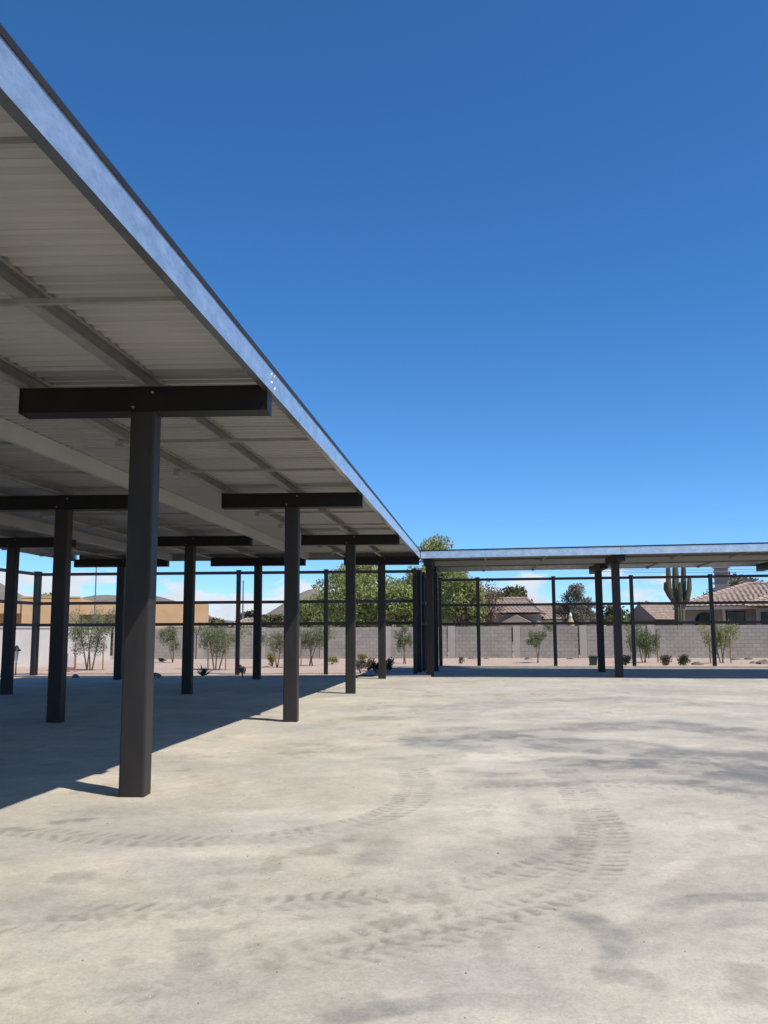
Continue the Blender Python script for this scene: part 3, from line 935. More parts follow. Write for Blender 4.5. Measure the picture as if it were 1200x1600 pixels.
def roof_plane(mb, e0, e1, r0, r1, courses=16, rng=random):
    """tiled slope: eave e0-e1 up to ridge r0-r1 in stepped courses of barrel tiles"""
    e0, e1, r0, r1 = map(Vector, (e0, e1, r0, r1))
    nrm = (e1 - e0).cross(r0 - e0)
    if nrm.length < 1e-6: nrm = (e1 - e0).cross(r1 - e0)
    nrm.normalize()
    if nrm.z < 0: nrm = -nrm
    for k in range(courses):
        f0, f1 = k / courses, min(1, (k + 1.12) / courses)
        a, b = e0.lerp(r0, f0), e1.lerp(r1, f0)
        c, d = e1.lerp(r1, f1), e0.lerp(r0, f1)
        n = max(1, int((b - a).length / 0.34))
        for i in range(n):
            g0, g1, gm = i / n, (i + 1) / n, (i + .5) / n
            p = [a.lerp(b, g0) + nrm * .04, a.lerp(b, gm) + nrm * .085, a.lerp(b, g1) + nrm * .04]
            q = [d.lerp(c, g0) + nrm * .0, d.lerp(c, gm) + nrm * .055, d.lerp(c, g1) + nrm * .0]
            t = 0.02 + 0.96 * min(1, max(0, rng.gauss(0.5, 0.16)))
            mb.add(p + q, [(0, 1, 4, 3), (1, 2, 5, 4), (0, 2, 1)], t)

def hip_roof(root, fr, x0, x1, y0, y1, ze, zr, inset, courses=14, gable=False):
    """hip (or gable) roof with tile courses, ridge along x"""
    ym = (y0 + y1) / 2
    i = 0 if gable else inset
    A, B, C, D = fr(x0, y0, ze), fr(x1, y0, ze), fr(x1, y1, ze), fr(x0, y1, ze)
    R0, R1 = fr(x0 + i, ym, zr), fr(x1 - i, ym, zr)
    rg = random.Random(int(abs(x0 * 31 + y1 * 7) * 10) + 1)
    mb = MB()
    mb.add([A, B, C, D, R0, R1], [(0, 1, 5, 4), (2, 3, 4, 5), (3, 0, 4), (1, 2, 5)] + [(3, 2, 1, 0)], 0.3)
    ro = build('roof', mb, 'tile', root)
    t = MB()
    roof_plane(t, A, B, R0, R1, courses, rg); roof_plane(t, C, D, R1, R0, courses, rg)
    if not gable:
        roof_plane(t, D, A, R0, R0, courses, rg); roof_plane(t, B, C, R1, R1, courses, rg)
    o = build('roof_tiles', t, 'tile', ro); o['kind'] = 'stuff'
    h = MB()
    for a, b in ((R0, R1),) + (() if gable else ((A, R0), (D, R0), (B, R1), (C, R1))):
        a, b = Vector(a), Vector(b)
        n = max(2, int((b - a).length / 0.45))
        for k in range(n):
            p, q = a.lerp(b, k / n), a.lerp(b, (k + 1.1) / n)
            h.tube([p + Vector((0, 0, .08)), q + Vector((0, 0, .05))], [0.15, 0.12], 6, rg.uniform(.6, 1))
    o = build('ridge_tiles', h, 'tile', ro); o['kind'] = 'stuff'
    return ro

def window(root, fr, x0, x1, z0, z1, y_, mat='dark_metal', wall=None):
    wn = wbox('window', mat, root, fr, x0 - .06, x1 + .06, y_ - .03, y_ + .08, z0 - .06, z1 + .06, wall)
    wbox('pane', 'glass', root, fr, x0, x1, y_ - .04, y_ + .02, z0, z1, wn)
    return wn

def arch_shade(root, fr, xc, wv, z0, zs, y_, name='archway_shade', dp=0.05):
    """dark arched slab just proud of the wall, painted as the shade inside an opening"""
    pts = [(xc - wv / 2, z0), (xc + wv / 2, z0)] + [(xc + wv / 2 * math.cos(a), zs + wv / 2 * math.sin(a) * 0.9) for a in [k * math.pi / 10 for k in range(11)]]
    mb = MB()
    n = len(pts)
    vs = [fr(x, y_ - dp, z) for x, z in pts] + [fr(x, y_ + .05, z) for x, z in pts]
    mb.add(vs, [tuple(range(n)), tuple(range(n, 2 * n))[::-1]] + [(i, (i + 1) % n, n + (i + 1) % n, n + i) for i in range(n)])
    return build(name, mb, 'glass', root)  # near-black slab in place of the porch's inner shade

# tan flat-roofed house far left
f_ = at(33, 980, 66)
fr = frame((f_.x, f_.y), math.radians(17))
root = empty('house', (f_.x, f_.y, 0), 'sunlit tan stucco house with flat stepped parapet beyond the left garden wall', 'house')
for nm, x0, x1, y0, y1, zt in (('wall', 0, 4.2, 0, 9, 4.30), ('wall', 4.22, 7.6, 2.6, 9.1, 3.95), ('wall', 7.62, 14.1, 0.25, 9.2, 3.92), ('wall', -9.5, -0.02, 2.6, 9.3, 4.05)):
    wl = wbox(nm, 'stucco_tan', root, fr, x0, x1, y0, y1, -0.2, zt)
    wbox('parapet_cap', 'stucco_tan', root, fr, x0 - .05, x1 + .05, y0 - .05, y0 + .3, zt + .002, zt + .1, wl)
wbox('porch_beam', 'stucco_tan', root, fr, 4.22, 7.6, 0.3, 0.75, 3.0, 3.93)
wbox('porch_roof', 'stucco_tan', root, fr, 4.22, 7.6, 0.76, 2.59, 3.72, 3.93)
wbox('porch_beam', 'stucco_tan', root, fr, -9.5, -0.03, 0.2, 0.6, 3.1, 4.0)
wbox('porch_roof', 'stucco_tan', root, fr, -9.5, -0.03, 0.61, 2.58, 3.8, 4.0)
window(root, fr, 4.8, 6.9, 1.0, 2.4, 2.56)
window(root, fr, 11.0, 12.4, 1.1, 1.9, 0.2)
window(root, fr, -6.2, -4.0, 1.0, 2.3, 2.56)
mb = MB(); q = fr(7.35, 0.2, 2.55); mb.lathe(q, [(0.02, 0), (0.14, 0.05), (0.17, 0.2), (0.11, 0.34), (0.02, 0.42)], 10); build('wall_lamp', mb, 'white', root)
mb = MB(); q = fr(-0.8, 0.1, 3.0); mb.lathe(q, [(0.02, 0), (0.14, 0.05), (0.17, 0.2), (0.11, 0.34), (0.02, 0.42)], 10); build('wall_lamp', mb, 'white', root)

# large clay-tile house on the right
f_ = at(1084, 980, 64)
fr = frame((f_.x, f_.y), math.radians(-16))
root = empty('house', (f_.x, f_.y, 0), 'brown clay-tiled house with banded chimney and dark arched porch beyond the right wall', 'house')
wl = wbox('wall', 'stucco_grey', root, fr, -0.7, 14, 0, 9, -0.2, 3.05)
wbox('eave_board', 'cream', root, fr, -1.3, 14.6, -0.7, -0.62, 2.93, 3.14)
hip_roof(root, fr, -1.1, 15.5, -0.75, 10.0, 3.15, 4.80, 4.6, 16)
wl2 = wbox('wall', 'stucco_grey', root, fr, 4.0, 13.0, -1.6, -0.01, -0.2, 3.0)
hip_roof(root, fr, 3.3, 13.6, -2.3, 4.2, 3.06, 4.25, 2.6, 11)
arch_shade(root, fr, 0.75, 1.25, 0.2, 2.2, -0.03)
window(root, fr, 2.15, 3.25, 0.3, 2.75, -0.03)
for x0, x1 in ((4.35, 5.0), (6.3, 7.25)):
    window(root, fr, x0, x1, 1.95, 2.65, -1.63)
arch_shade(root, fr, 8.65, 1.7, 1.75, 2.3, -1.63)
window(root, fr, 4.9, 5.8, 0.3, 1.5, -1.63); window(root, fr, 6.3, 7.3, 0.3, 1.6, -1.63); window(root, fr, 7.85, 9.5, 0.3, 1.6, -1.63)
wbox('column', 'cream', root, fr, 5.75, 5.95, -1.72, -1.61, -0.2, 2.95)
wbox('column', 'cream', root, fr, 1.9, 2.08, -0.12, -0.01, -0.2, 2.95)
chm = wbox('chimney', 'stucco_grey', root, fr, 1.35, 2.3, 4.0, 4.9, 3.6, 6.05)
wbox('chimney_band', 'cream', root, fr, 1.28, 2.37, 3.93, 4.97, 5.28, 5.48, chm)
wbox('chimney_band', 'cream', root, fr, 1.28, 2.37, 3.93, 4.97, 5.72, 5.82, chm)
wbox('chimney_cap', 'cream', root, fr, 1.2, 2.45, 3.85, 5.05, 6.052, 6.16, chm)

# small gabled building left of the cactus
f_ = at(1024, 978, 72)
fr = frame((f_.x, f_.y), math.radians(58))
root = empty('outbuilding', (f_.x, f_.y, 0), 'small gabled outbuilding with pale tiled roof left of the giant cactus', 'outbuilding')
fr2 = frame((f_.x, f_.y), math.radians(48))
wbox('wall', 'stucco_grey', root, fr2, 0.2, 5.6, 0.2, 2.6, -0.2, 2.35)
mb = MB()
g = [fr2(0.2, 0.2, 2.352), fr2(0.2, 2.6, 2.352), fr2(0.2, 1.4, 3.4), fr2(0.35, 0.2, 2.352), fr2(0.35, 2.6, 2.352), fr2(0.35, 1.4, 3.4)]
mb.add(g, [(0, 2, 1), (3, 4, 5), (0, 3, 5, 2), (1, 2, 5, 4), (0, 1, 4, 3)]); build('gable', mb, 'stucco_grey', root)
hip_roof(root, fr2, 0.0, 6.0, -0.1, 2.9, 2.36, 3.6, 0, 9, gable=True)

# tiled house in the middle distance
f_ = at(770, 978, 82)
fr = frame((f_.x, f_.y), math.radians(-6))
root = empty('house', (f_.x, f_.y, 0), 'low tiled house with small front gable half hidden by trees above the right wall', 'house')
wbox('wall', 'stucco_grey', root, fr, -4.5, 4.0, 0, 8, -0.2, 3.05)
hip_roof(root, fr, -5.2, 4.4, -0.6, 8.6, 3.15, 4.55, 1.6, 10)
wbox('wall', 'cream', root, fr, 0.8, 3.6, -2.2, -0.01, -0.2, 2.05)
fg = lambda x, y_, z: fr(-y_ , x, z)
mb = MB()
g = [fr(0.5, -2.5, 2.06), fr(4.0, -2.5, 2.06), fr(2.25, -2.5, 2.95), fr(0.5, -0.3, 2.06), fr(4.0, -0.3, 2.06), fr(2.25, -0.3, 2.95)]
mb.add(g, [(0, 1, 2), (3, 5, 4), (0, 2, 5, 3), (1, 4, 5, 2), (0, 3, 4, 1)], 0.7); build('gable_roof', mb, 'tile', root)
window(root, fr, 1.2, 3.2, 0.7, 1.75, -2.24)
window(root, fr, -2.2, -0.6, 1.0, 2.2, -0.04)
f_ = at(845, 978, 90)
fr = frame((f_.x, f_.y), math.radians(12))
root = empty('house', (f_.x, f_.y, 0), 'far pale tiled roof showing between the mid house and the grey tree', 'house')
wbox('wall', 'cream', root, fr, -1.5, 6, 0, 7, -0.2, 2.6)
hip_roof(root, fr, -2, 6.6, -0.5, 7.6, 2.65, 4.15, 2.4, 8)
f_ = at(380, 978, 95)
fr = frame((f_.x, f_.y), math.radians(5))
root = empty('house', (f_.x, f_.y, 0), 'distant low pale house with tiled roof behind the saplings, left of the big trees', 'house')
wbox('wall', 'cream', root, fr, -1.5, 2.6, 0, 6, -0.2, 2.1)
hip_roof(root, fr, -1.8, 2.9, -0.4, 6.4, 2.12, 2.95, 1.6, 7)
wbox('wall', 'cream', root, fr, 2.62, 6.6, 0.8, 6, -0.2, 2.0)
hip_roof(root, fr, 2.5, 6.9, 0.5, 6.4, 2.02, 2.85, 1.5, 7)
f_ = at(985, 978, 88)
fr = frame((f_.x, f_.y), math.radians(-8))
root = empty('house', (f_.x, f_.y, 0), 'far white-walled low house with pale roof between the palms and the outbuilding', 'house')
wbox('wall', 'white', root, fr, -0.6, 3.2, 0, 5, -0.2, 2.1)
hip_roof(root, fr, -0.9, 3.5, -0.3, 5.3, 2.12, 2.95, 1.7, 6)

# ------------------------------------------------------------------ trees and plants
def leaves(mb, centres, n, size, rng, elong=1.6, droop=0.0, clump_t=None):
    """centres: list of (Vector, (rx, ry, rz)); leaf-sized quads through the clump volume, denser at its shell"""
    wts = np.array([c[1][0] * c[1][1] + c[1][2] ** 2 for c in centres]); wts = wts / wts.sum()
    cum = np.cumsum(wts)
    for _ in range(n):
        k = min(int(np.searchsorted(cum, rng.random())), len(centres) - 1)
        c, r = centres[k]
        d = Vector((rng.gauss(0, 1), rng.gauss(0, 1), rng.gauss(0, 1))).normalized()
        q = rng.random() ** 0.45
        p = c + Vector((d.x * r[0], d.y * r[1], d.z * r[2])) * q
        a = Vector((rng.gauss(0, 1), rng.gauss(0, 1), rng.gauss(0, 1) - droop)).normalized()
        b = a.cross(Vector((rng.gauss(0, 1), rng.gauss(0, 1), rng.gauss(0, 1)))).normalized()
        s = size * rng.uniform(0.6, 1.35)
        a, b = a * s * elong / 2, b * s / 2
        t = (clump_t[k] if clump_t else 0.5) * 0.6 + rng.random() * 0.4
        mb.add([p - a, p + b * .8, p + a, p - b * .8], [(0, 1, 2, 3)], max(0.01, min(1, t)))

def limbs(mb, base, h, r, tips, rng, n=6, lean=0.0):
    b = Vector(base)
    fork = b + Vector((rng.uniform(-.2, .2) + lean, rng.uniform(-.2, .2), h))
    mb.tube([b - Vector((0, 0, .15)), b + Vector((0, 0, h * .12)), b.lerp(fork, .55) + Vector((rng.uniform(-.1, .1), 0, 0)), fork], [r * 1.5, r * 1.1, r * .95, r * .85], 9)
    for t in tips:
        t = Vector(t)
        m_ = fork.lerp(t, .5) + Vector((rng.uniform(-.2, .2), rng.uniform(-.2, .2), (t - fork).length * .12))
        mb.tube([fork - Vector((0, 0, r)), m_, t], [r * .55, r * .34, r * .10], n)

def tree(name, label, u, Y, z_lo, z_hi, wx, mat, n, leaf, seed, group=None, r=0.2, bark='bark', clumps=22, dens=0.42, wy=None, top_u=None, droop=0.0, elong=1.6):
    rng = random.Random(seed)
    g = at(u, 985, Y)
    x = g.x
    wy = wy or wx
    root = empty(name, (x, Y, 0), label, 'tree', group)
    cs, ts = [], []
    zc, hz = (z_lo + z_hi) / 2, (z_hi - z_lo) / 2
    for k in range(clumps):
        for _ in range(30):
            d = Vector((rng.uniform(-1, 1), rng.uniform(-1, 1), rng.uniform(-1, 1)))
            if 0.25 < d.length < 1: break
        zf = d.z
        taper = 1.0 - 0.35 * max(0, zf)
        c = Vector((x + d.x * wx * .78 * taper, Y + d.y * wy * .78 * taper, zc + zf * hz * .80))
        rr = rng.uniform(.7, 1.25) * dens
        cs.append((c, (wx * rr, wy * rr, hz * rr * .72))); ts.append(rng.random())
    mb = MB(); leaves(mb, cs, n, leaf, rng, elong, droop, ts)
    tips = [c[0] for c in cs[:max(7, clumps // 2)]]
    tr = MB(); limbs(tr, (x, Y, 0), max(0.6, z_lo * .9), r, tips, rng)
    build('trunk', tr, bark, root, smooth=True)
    build('crown', mb, mat, root)
    return root
TG = 'trees beyond the block wall'
tree('tree', 'broad bright green tree rising behind the end columns of the near carport', 566, 60, 0.9, 6.9, 4.1, 'leaf_bright', 26000, 0.125, 11, TG, .26, clumps=60, dens=.27)
tree('tree', 'tall green tree whose top shows in the gap where both carport roofs meet', 676, 66, 1.6, 8.8, 3.3, 'leaf_bright', 24000, 0.13, 24, TG, .26, clumps=70, dens=.27)
tree('tree', 'rounded green tree framed by the first two bays of the right fence', 724, 56, 1.0, 5.5, 1.75, 'leaf_bright', 11000, 0.115, 31, TG, .2, clumps=34, dens=.32)
tree('tree', 'lower green tree beside the near carport end, left of the fence corner', 628, 57, 1.0, 5.4, 1.9, 'leaf_bright', 10000, 0.115, 37, TG, .2, clumps=30, dens=.32)
tree('tree', 'olive green tree behind the roof of the mid-distance tiled house', 792, 95, 2.0, 6.6, 2.6, 'leaf_olive', 3000, 0.27, 41, TG, .25)
tree('tree', 'nearly leafless brownish tree between green tree and tiled roof', 764, 70, 1.6, 5.7, 1.5, 'leaf_brown', 1500, 0.12, 43, TG, .16)
tree('tree', 'smoky grey-green desert tree standing alone above the right wall', 903, 63, 1.2, 4.9, 1.75, 'leaf_grey', 11000, 0.085, 47, TG, .2, clumps=44, dens=.27)
tree('tree', 'leafy green tree just above the parapet of the tan house', 78, 84, 3.0, 6.0, 1.6, 'leaf_bright', 1800, 0.22, 53, TG, .2)
tree('tree', 'flat green tree top behind the tan house, right of its parapet step', 118, 88, 2.6, 5.1, 2.6, 'leaf_olive', 2000, 0.22, 59, TG, .2)
tree('tree', 'dark feathery tree behind the chimney of the clay-tiled house', 1152, 84, 3.0, 7.1, 2.6, 'leaf_grey', 2600, 0.22, 61, TG, .22)
tree('tree', 'dark green tree between the rear column and the white far house', 958, 74, 1.4, 3.9, 1.6, 'leaf_olive', 1900, 0.17, 67, TG, .18)
tree('tree', 'glossy green low tree right of the front column beneath the far roof', 1000, 80, 1.2, 3.2, 1.6, 'leaf_green', 1700, 0.18, 71, TG, .18)
tree('tree', 'low green tree left of the distant pale house', 332, 78, 1.0, 2.9, 2.1, 'leaf_olive', 2100, 0.17, 73, TG, .16)
tree('tree', 'dark pointed tree behind the distant pale house', 392, 104, 1.2, 4.4, 1.8, 'leaf_dark', 1500, 0.25, 79, TG, .2)
tree('tree', 'pale green tree right of the distant pale house, at the second column', 428, 72, 1.3, 3.0, 1.9, 'leaf_olive', 1900, 0.17, 83, TG, .18)
tree('tree', 'green tree filling the space left of the broad bright tree', 492, 66, 1.0, 4.4, 1.8, 'leaf_bright', 6500, 0.125, 89, TG, .2)

def hedge(name, label, u0, u1, Y, z0, z1, mat, n, seed):
    rng = random.Random(seed)
    a, b = at(u0, 985, Y), at(u1, 985, Y)
    cs, ts = [], []
    k = max(3, int((b.x - a.x) / .8))
    for i in range(k):
        x = a.x + (b.x - a.x) * (i + .5) / k
        h = rng.uniform(.75, 1.0)
        cs.append((Vector((x, Y + rng.uniform(-.2, .2), z0 + (z1 - z0) * h * .5)), (.62, .5, (z1 - z0) * h * .52))); ts.append(rng.random())
    mb = MB(); leaves(mb, cs, n, .13, rng, 1.6, 0, ts)
    root = empty(name, ((a.x + b.x) / 2, Y, 0), label, 'hedge')
    build('foliage', mb, mat, root)
    st_ = MB()
    for c, r in cs: st_.tube([(c.x, c.y, -.1), (c.x + .05, c.y, c.z)], [.04, .02], 5)
    o = build('stems', st_, 'bark', root); o['kind'] = 'stuff'
hedge('hedge', 'clipped yellow-green hedge behind the wall at the foot of the giant cactus', 1020, 1102, 55, 0.0, 2.1, 'leaf_olive', 2200, 3)
hedge('hedge', 'dark shadowy hedge under the grey tree along the wall top', 862, 992, 56, 0.0, 2.05, 'leaf_dark', 2600, 5)
hedge('hedge', 'green hedge in front of the tan house porch above the left wall', 88, 176, 62, 0.0, 2.45, 'leaf_dark', 2000, 7)
hedge('hedge', 'loose green shrubs along the wall top below the distant pale house', 312, 470, 60, 0.0, 2.2, 'leaf_olive', 2800, 9)

def sapling(label, u, Y, ztop, wv, mat, n, seed, stakes=(), stems=3, droop=1.2, zlow=0.5, basin=False):
    """young desert tree: several thin stems, feathery drooping sprays, optional timber stakes"""
    rng = random.Random(seed)
    x = at(u, 985, Y).x
    root = empty('sapling', (x, Y, 0.03), label, 'young tree', 'young trees planted in the gravel strip')
    tr = MB(); cs, ts = [], []
    for k in range(stems):
        bx = x + rng.uniform(-.10, .10) * wv
        ztop_k = ztop * rng.uniform(.95, 1.18)
        tp = Vector((x + (k - (stems - 1) / 2) / max(1, stems) * wv * .9 + rng.uniform(-.1, .1), Y + rng.uniform(-.3, .3) * wv, ztop_k * rng.uniform(.80, .98)))
        b = Vector((bx, Y + rng.uniform(-.08, .08), -0.02))
        md = b.lerp(tp, .5) + Vector((0, 0, .15))
        tr.tube([b, md, tp], [.032, .022, .006], 6)
        for j in range(8):
            p = b.lerp(tp, rng.uniform(.55, 1.0)) + Vector((rng.uniform(-.5, .5) * wv * .75, rng.uniform(-.4, .4) * wv * .75, rng.uniform(-.12, .12)))
            tr.tube([b.lerp(tp, rng.uniform(.4, .75)), p], [.010, .004], 4)
            hz = rng.uniform(.14, .27) * (ztop - zlow)
            cs.append((p - Vector((0, 0, hz * .35)), (rng.uniform(.12, .27) * wv, .2 * wv, hz))); ts.append(rng.random())
    build('trunk', tr, 'bark_pale', root, smooth=True)
    mb = MB(); leaves(mb, cs, int(n * 2.0), .030, rng, 3.6, droop, ts); build('crown', mb, mat, root)
    for du, zt in stakes:
        sx = x + du
        s_ = MB(); s_.tube([(sx, Y - .15, -.05), (sx + (-.04 if du > 0 else .04) * 0, Y - .15, zt)], [.032, .030], 8); build('stake', s_, 'wood', root)
    return root
sapling('grey-green staked sapling with three stems, left of the nearest column', 143, 36.5, 2.35, 1.75, 'leaf_fine', 3000, 1, ((-.62, 1.1), (.62, 1.2)), 4)
sapling('small lone sapling in a dug basin right of the nearest column', 268, 46, 1.75, 1.15, 'leaf_fine', 1500, 2, (), 2)
sapling('feathery sapling between two tall stakes before the long grey wall', 340, 37, 2.05, 1.7, 'leaf_fine', 2400, 3, ((-.34, 1.25), (.42, 1.15)), 3)
sapling('thin leaning sapling just left of the second front column', 436, 39, 1.95, 1.35, 'leaf_fine', 1500, 4, (), 2)
sapling('bushy grey sapling with a reddish stake just right of the second front column', 487, 41, 1.95, 1.45, 'leaf_fine', 2300, 5, ((-.45, 1.3),), 3)
sapling('slender sapling by the fence corner posts', 632, 43, 1.7, .7, 'leaf_fine', 1000, 6, (), 2)
sapling('umbrella-shaped weeping sapling framed by the second bay of the right fence', 841, 44, 1.9, 1.05, 'leaf_fine', 1500, 7, ((.75, 1.2),), 2, 1.6, 1.0)
sapling('dense weeping willow-like sapling right of the far front column', 1004, 43.5, 2.1, 1.1, 'leaf_fine', 3200, 8, ((.62, 1.6),), 3, 2.2, .1)
sapling('yellow-tipped sapling between two wooden stakes at the last fence post', 1124, 43, 2.15, 1.05, 'leaf_bright', 1600, 9, ((-.5, 1.5), (.4, 1.3)), 3, 1.4, .4)

def shrub(label, u, v, mat, wv, h, n, seed, leaf=.045, spiky=False, name='shrub', cat='shrub'):
    rng = random.Random(seed)
    p = gnd(u, v, 0.05)
    root = empty(name, p, label, cat)
    if spiky:
        mb = MB()
        for k in range(26):
            a, e = rng.uniform(0, 6.28), rng.uniform(.25, 1.35)
            d = Vector((math.cos(a) * math.cos(e), math.sin(a) * math.cos(e), math.sin(e)))
            sd_ = d.cross(Vector((0, 0, 1))).normalized() * .035
            L = h * rng.uniform(.7, 1.1)
            q = p + d * L
            mb.add([p - sd_, p + sd_, p + d * L * .6 + sd_ * .8, q, p + d * L * .6 - sd_ * .8, p + d * L * .4 - Vector((0, 0, .03))], [(0, 1, 2, 3, 4), (0, 5, 3), (1, 3, 5)], rng.random())
        build('leaves', mb, mat, root)['kind'] = 'stuff'
        return root
    cs, ts = [], []
    for k in range(7):
        c = p + Vector((rng.uniform(-.32, .32) * wv, rng.uniform(-.32, .32) * wv, h * rng.uniform(.3, .72)))
        cs.append((c, (wv * .28, wv * .28, h * .32))); ts.append(rng.random())
    mb = MB(); leaves(mb, cs, n, leaf, rng, 2.2, 0, ts)
    tr = MB()
    for c, r in cs: tr.tube([p - Vector((0, 0, .08)), c], [.012, .005], 4)
    build('stem', tr, 'bark', root); build('foliage', mb, mat, root)
    return root
shrub('upright yellow-green shrub on the gravel between second and third columns', 426, 1041, 'leaf_yellow', .45, .62, 500, 1)
shrub('low lime shrub at the wall foot behind the third column', 518, 1037, 'leaf_yellow', .6, .38, 450, 2)
shrub('lime tuft behind the group of grey shrubs near the last front column', 567, 1034, 'leaf_yellow', .6, .42, 450, 3)
shrub('leftmost of three rounded grey shrubs near the last front column', 563, 1050, 'leaf_grey', .42, .52, 500, 4)
shrub('middle pale rounded shrub of three near the last front column', 576, 1047, 'leaf_brown', .5, .5, 500, 5)
shrub('dark low shrub touching the last front column on its left', 588, 1050, 'leaf_dark', .38, .4, 400, 6)
shrub('dark shrub touching the last front column on its right', 609, 1047, 'leaf_dark', .4, .55, 450, 7)
shrub('dark spiky agave at the kerb left of the third row column', 317, 1056, 'leaf_dark', .4, .46, 0, 8, spiky=True, name='agave', cat='agave')
shrub('small red-stemmed plant at the kerb between two columns', 379, 1056, 'leaf_brown', .3, .42, 160, 9)
shrub('dark rounded bush at the fence right of the far front column', 976, 1041, 'leaf_dark', .55, .55, 500, 10)
shrub('dry brownish bush on the gravel between the weeping sapling and cactus', 1041, 1041, 'leaf_brown', .55, .55, 500, 11)
shrub('low green bush on the gravel below the giant cactus', 1072, 1041, 'leaf_green', .6, .55, 600, 12)
shrub('tiny dry plant on the gravel at the first bay of the right fence', 721, 1037, 'leaf_brown', .3, .4, 150, 13)
shrub('small dark tuft at the wall foot left of the first staked sapling', 255, 1034, 'leaf_dark', .5, .2, 200, 14)

# giant saguaro
rng = random.Random(5)
YC = 57.0
g = at(1062, 985, YC)
root = empty('cactus', (g.x, YC, 0), 'giant many-armed saguaro cactus towering over the wall beside the tiled house', 'cactus')
def ribbed(name, pts, rad, tint0=0.25):
    pts = [Vector(p) for p in pts]
    # subdivide
    q, rr = [], []
    for i in range(len(pts) - 1):
        for k in range(4):
            t = k / 4
            q.append(pts[i].lerp(pts[i + 1], t)); rr.append(rad[i] + (rad[i + 1] - rad[i]) * t)
    q.append(pts[-1]); rr.append(rad[-1])
    # rounded tip
    d = (q[-1] - q[-2]).normalized()
    for f, s_ in ((.5, .85), (.85, .5), (1.0, .12)):
        q.append(pts[-1] + d * rad[-1] * f); rr.append(rad[-1] * s_)
    mb = MB(); nr = 14; n = nr * 2
    vs = []
    for i, p in enumerate(q):
        dd = (q[min(i + 1, len(q) - 1)] - q[max(i - 1, 0)]).normalized()
        u_ = dd.cross(Vector((0, 1, 0.01))).normalized(); w_ = dd.cross(u_)
        for k in range(n):
            a = 2 * math.pi * k / n
            r_ = rr[i] * (1.0 if k % 2 else .82)
            vs.append(p + (u_ * math.cos(a) + w_ * math.sin(a)) * r_)
    fs = []
    for i in range(len(q) - 1):
        for k in range(n):
            a, b = i * n + k, i * n + (k + 1) % n
            fs.append((a, b, b + n, a + n))
    fs.append(tuple(range((len(q) - 1) * n, len(q) * n)))
    mb.add(vs, fs, tint0)
    build(name, mb, 'cactus', root)
px = lambda u, v, dy=0: at(u, v, YC + dy)
gx = lambda u: at(u, 985, YC).x
ribbed('trunk', [(gx(1062), YC, -.1), (gx(1062), YC, 1.6), px(1062, 955), px(1060, 935), px(1056, 915), px(1055, 884)], [0.289, 0.306, 0.315, 0.281, 0.230, 0.162], .55)
ribbed('arm', [px(1058, 946, -.1), px(1050, 934, -.15), px(1045, 918, -.2), px(1044, 888, -.2)], [0.170, 0.178, 0.170, 0.136], .5)
ribbed('arm', [px(1055, 944, .2), px(1045, 930, .3), px(1040, 920, .3), px(1040, 912, .3)], [0.119, 0.128, 0.128, 0.111], .5)
ribbed('arm', [px(1064, 945, .1), px(1067, 930, .1), px(1068, 910, .1), px(1068, 886, .1)], [0.170, 0.178, 0.170, 0.136], .3)
ribbed('arm', [px(1066, 948, -.1), px(1074, 936, -.2), px(1077, 920, -.2), px(1077, 902, -.2)], [0.145, 0.162, 0.153, 0.119], .5)
ribbed('arm', [px(1062, 940, -.35), px(1063, 928, -.4), px(1062, 912, -.4)], [0.111, 0.128, 0.102], .3)

# fan palm far right of centre
g = at(1009, 985, 92)
rng = random.Random(12)
for u, zt, lb in ((1009, 3.7, 'small far palm between the front column and the outbuilding'), (1016, 3.2, 'shorter far palm touching the outbuilding roof line')):
    x = at(u, 985, 92).x
    root = empty('palm_tree', (x, 92, 0), lb, 'palm')
    mb = MB(); mb.tube([(x, 92, -.1), (x + .05, 92, zt * .5), (x, 92, zt)], [.16, .12, .11], 8); build('trunk', mb, 'bark', root)
    mb = MB()
    for k in range(34):
        a, e = rng.uniform(0, 6.28), rng.uniform(-.7, 1.3)
        d = Vector((math.cos(a) * math.cos(e), math.sin(a) * math.cos(e), math.sin(e)))
        p = Vector((x, 92, zt)); sd_ = d.cross(Vector((0, 0, 1))).normalized() * .16
        mb.add([p, p + d * .6 + sd_, p + d * 1.0 - Vector((0, 0, .12)), p + d * .6 - sd_], [(0, 1, 2, 3)], rng.random())
    build('crown', mb, 'leaf_olive', root)

# ------------------------------------------------------------------ small things
def rock(u, v, s, seed, label, mat='rock', name='boulder'):
    rng = random.Random(seed)
    p = gnd(u, v, 0.03 if s > .05 else -0.014)
    me_ = MB(); n, mrows = 9, 5
    vs, fs = [], []
    for j in range(mrows):
        e = -0.5 + 2.07 * j / (mrows - 1)
        for k in range(n):
            a = 6.283 * k / n
            r_ = s * rng.uniform(.75, 1.15)
            vs.append(p + Vector((math.cos(a) * math.cos(e) * r_ * 1.3, math.sin(a) * math.cos(e) * r_, math.sin(e) * r_ * .75)))
    for j in range(mrows - 1):
        for k in range(n):
            a, b = j * n + k, j * n + (k + 1) % n
            fs.append((a, b, b + n, a + n))
    fs.append(tuple(range((mrows - 1) * n, mrows * n)))
    me_.add(vs, fs)
    return build(name, me_, mat, label=label, cat='rock')
rock(95, 1057, .16, 1, 'dark rock at the kerb just left of the staked sapling', name='boulder')
rock(118, 1057, .11, 2, 'smaller rock at the kerb under the staked sapling')
rock(243, 1057, .17, 3, 'dark rock at the kerb beside the nearest column')
rock(1194, 1039, .30, 4, 'dark boulder on the gravel at the right edge')
rock(1178, 1038, .17, 5, 'small boulder left of the big dark boulder at the right edge')
rock(1090, 1040, .22, 6, 'flat dark rock beside the low green bush at the fence')
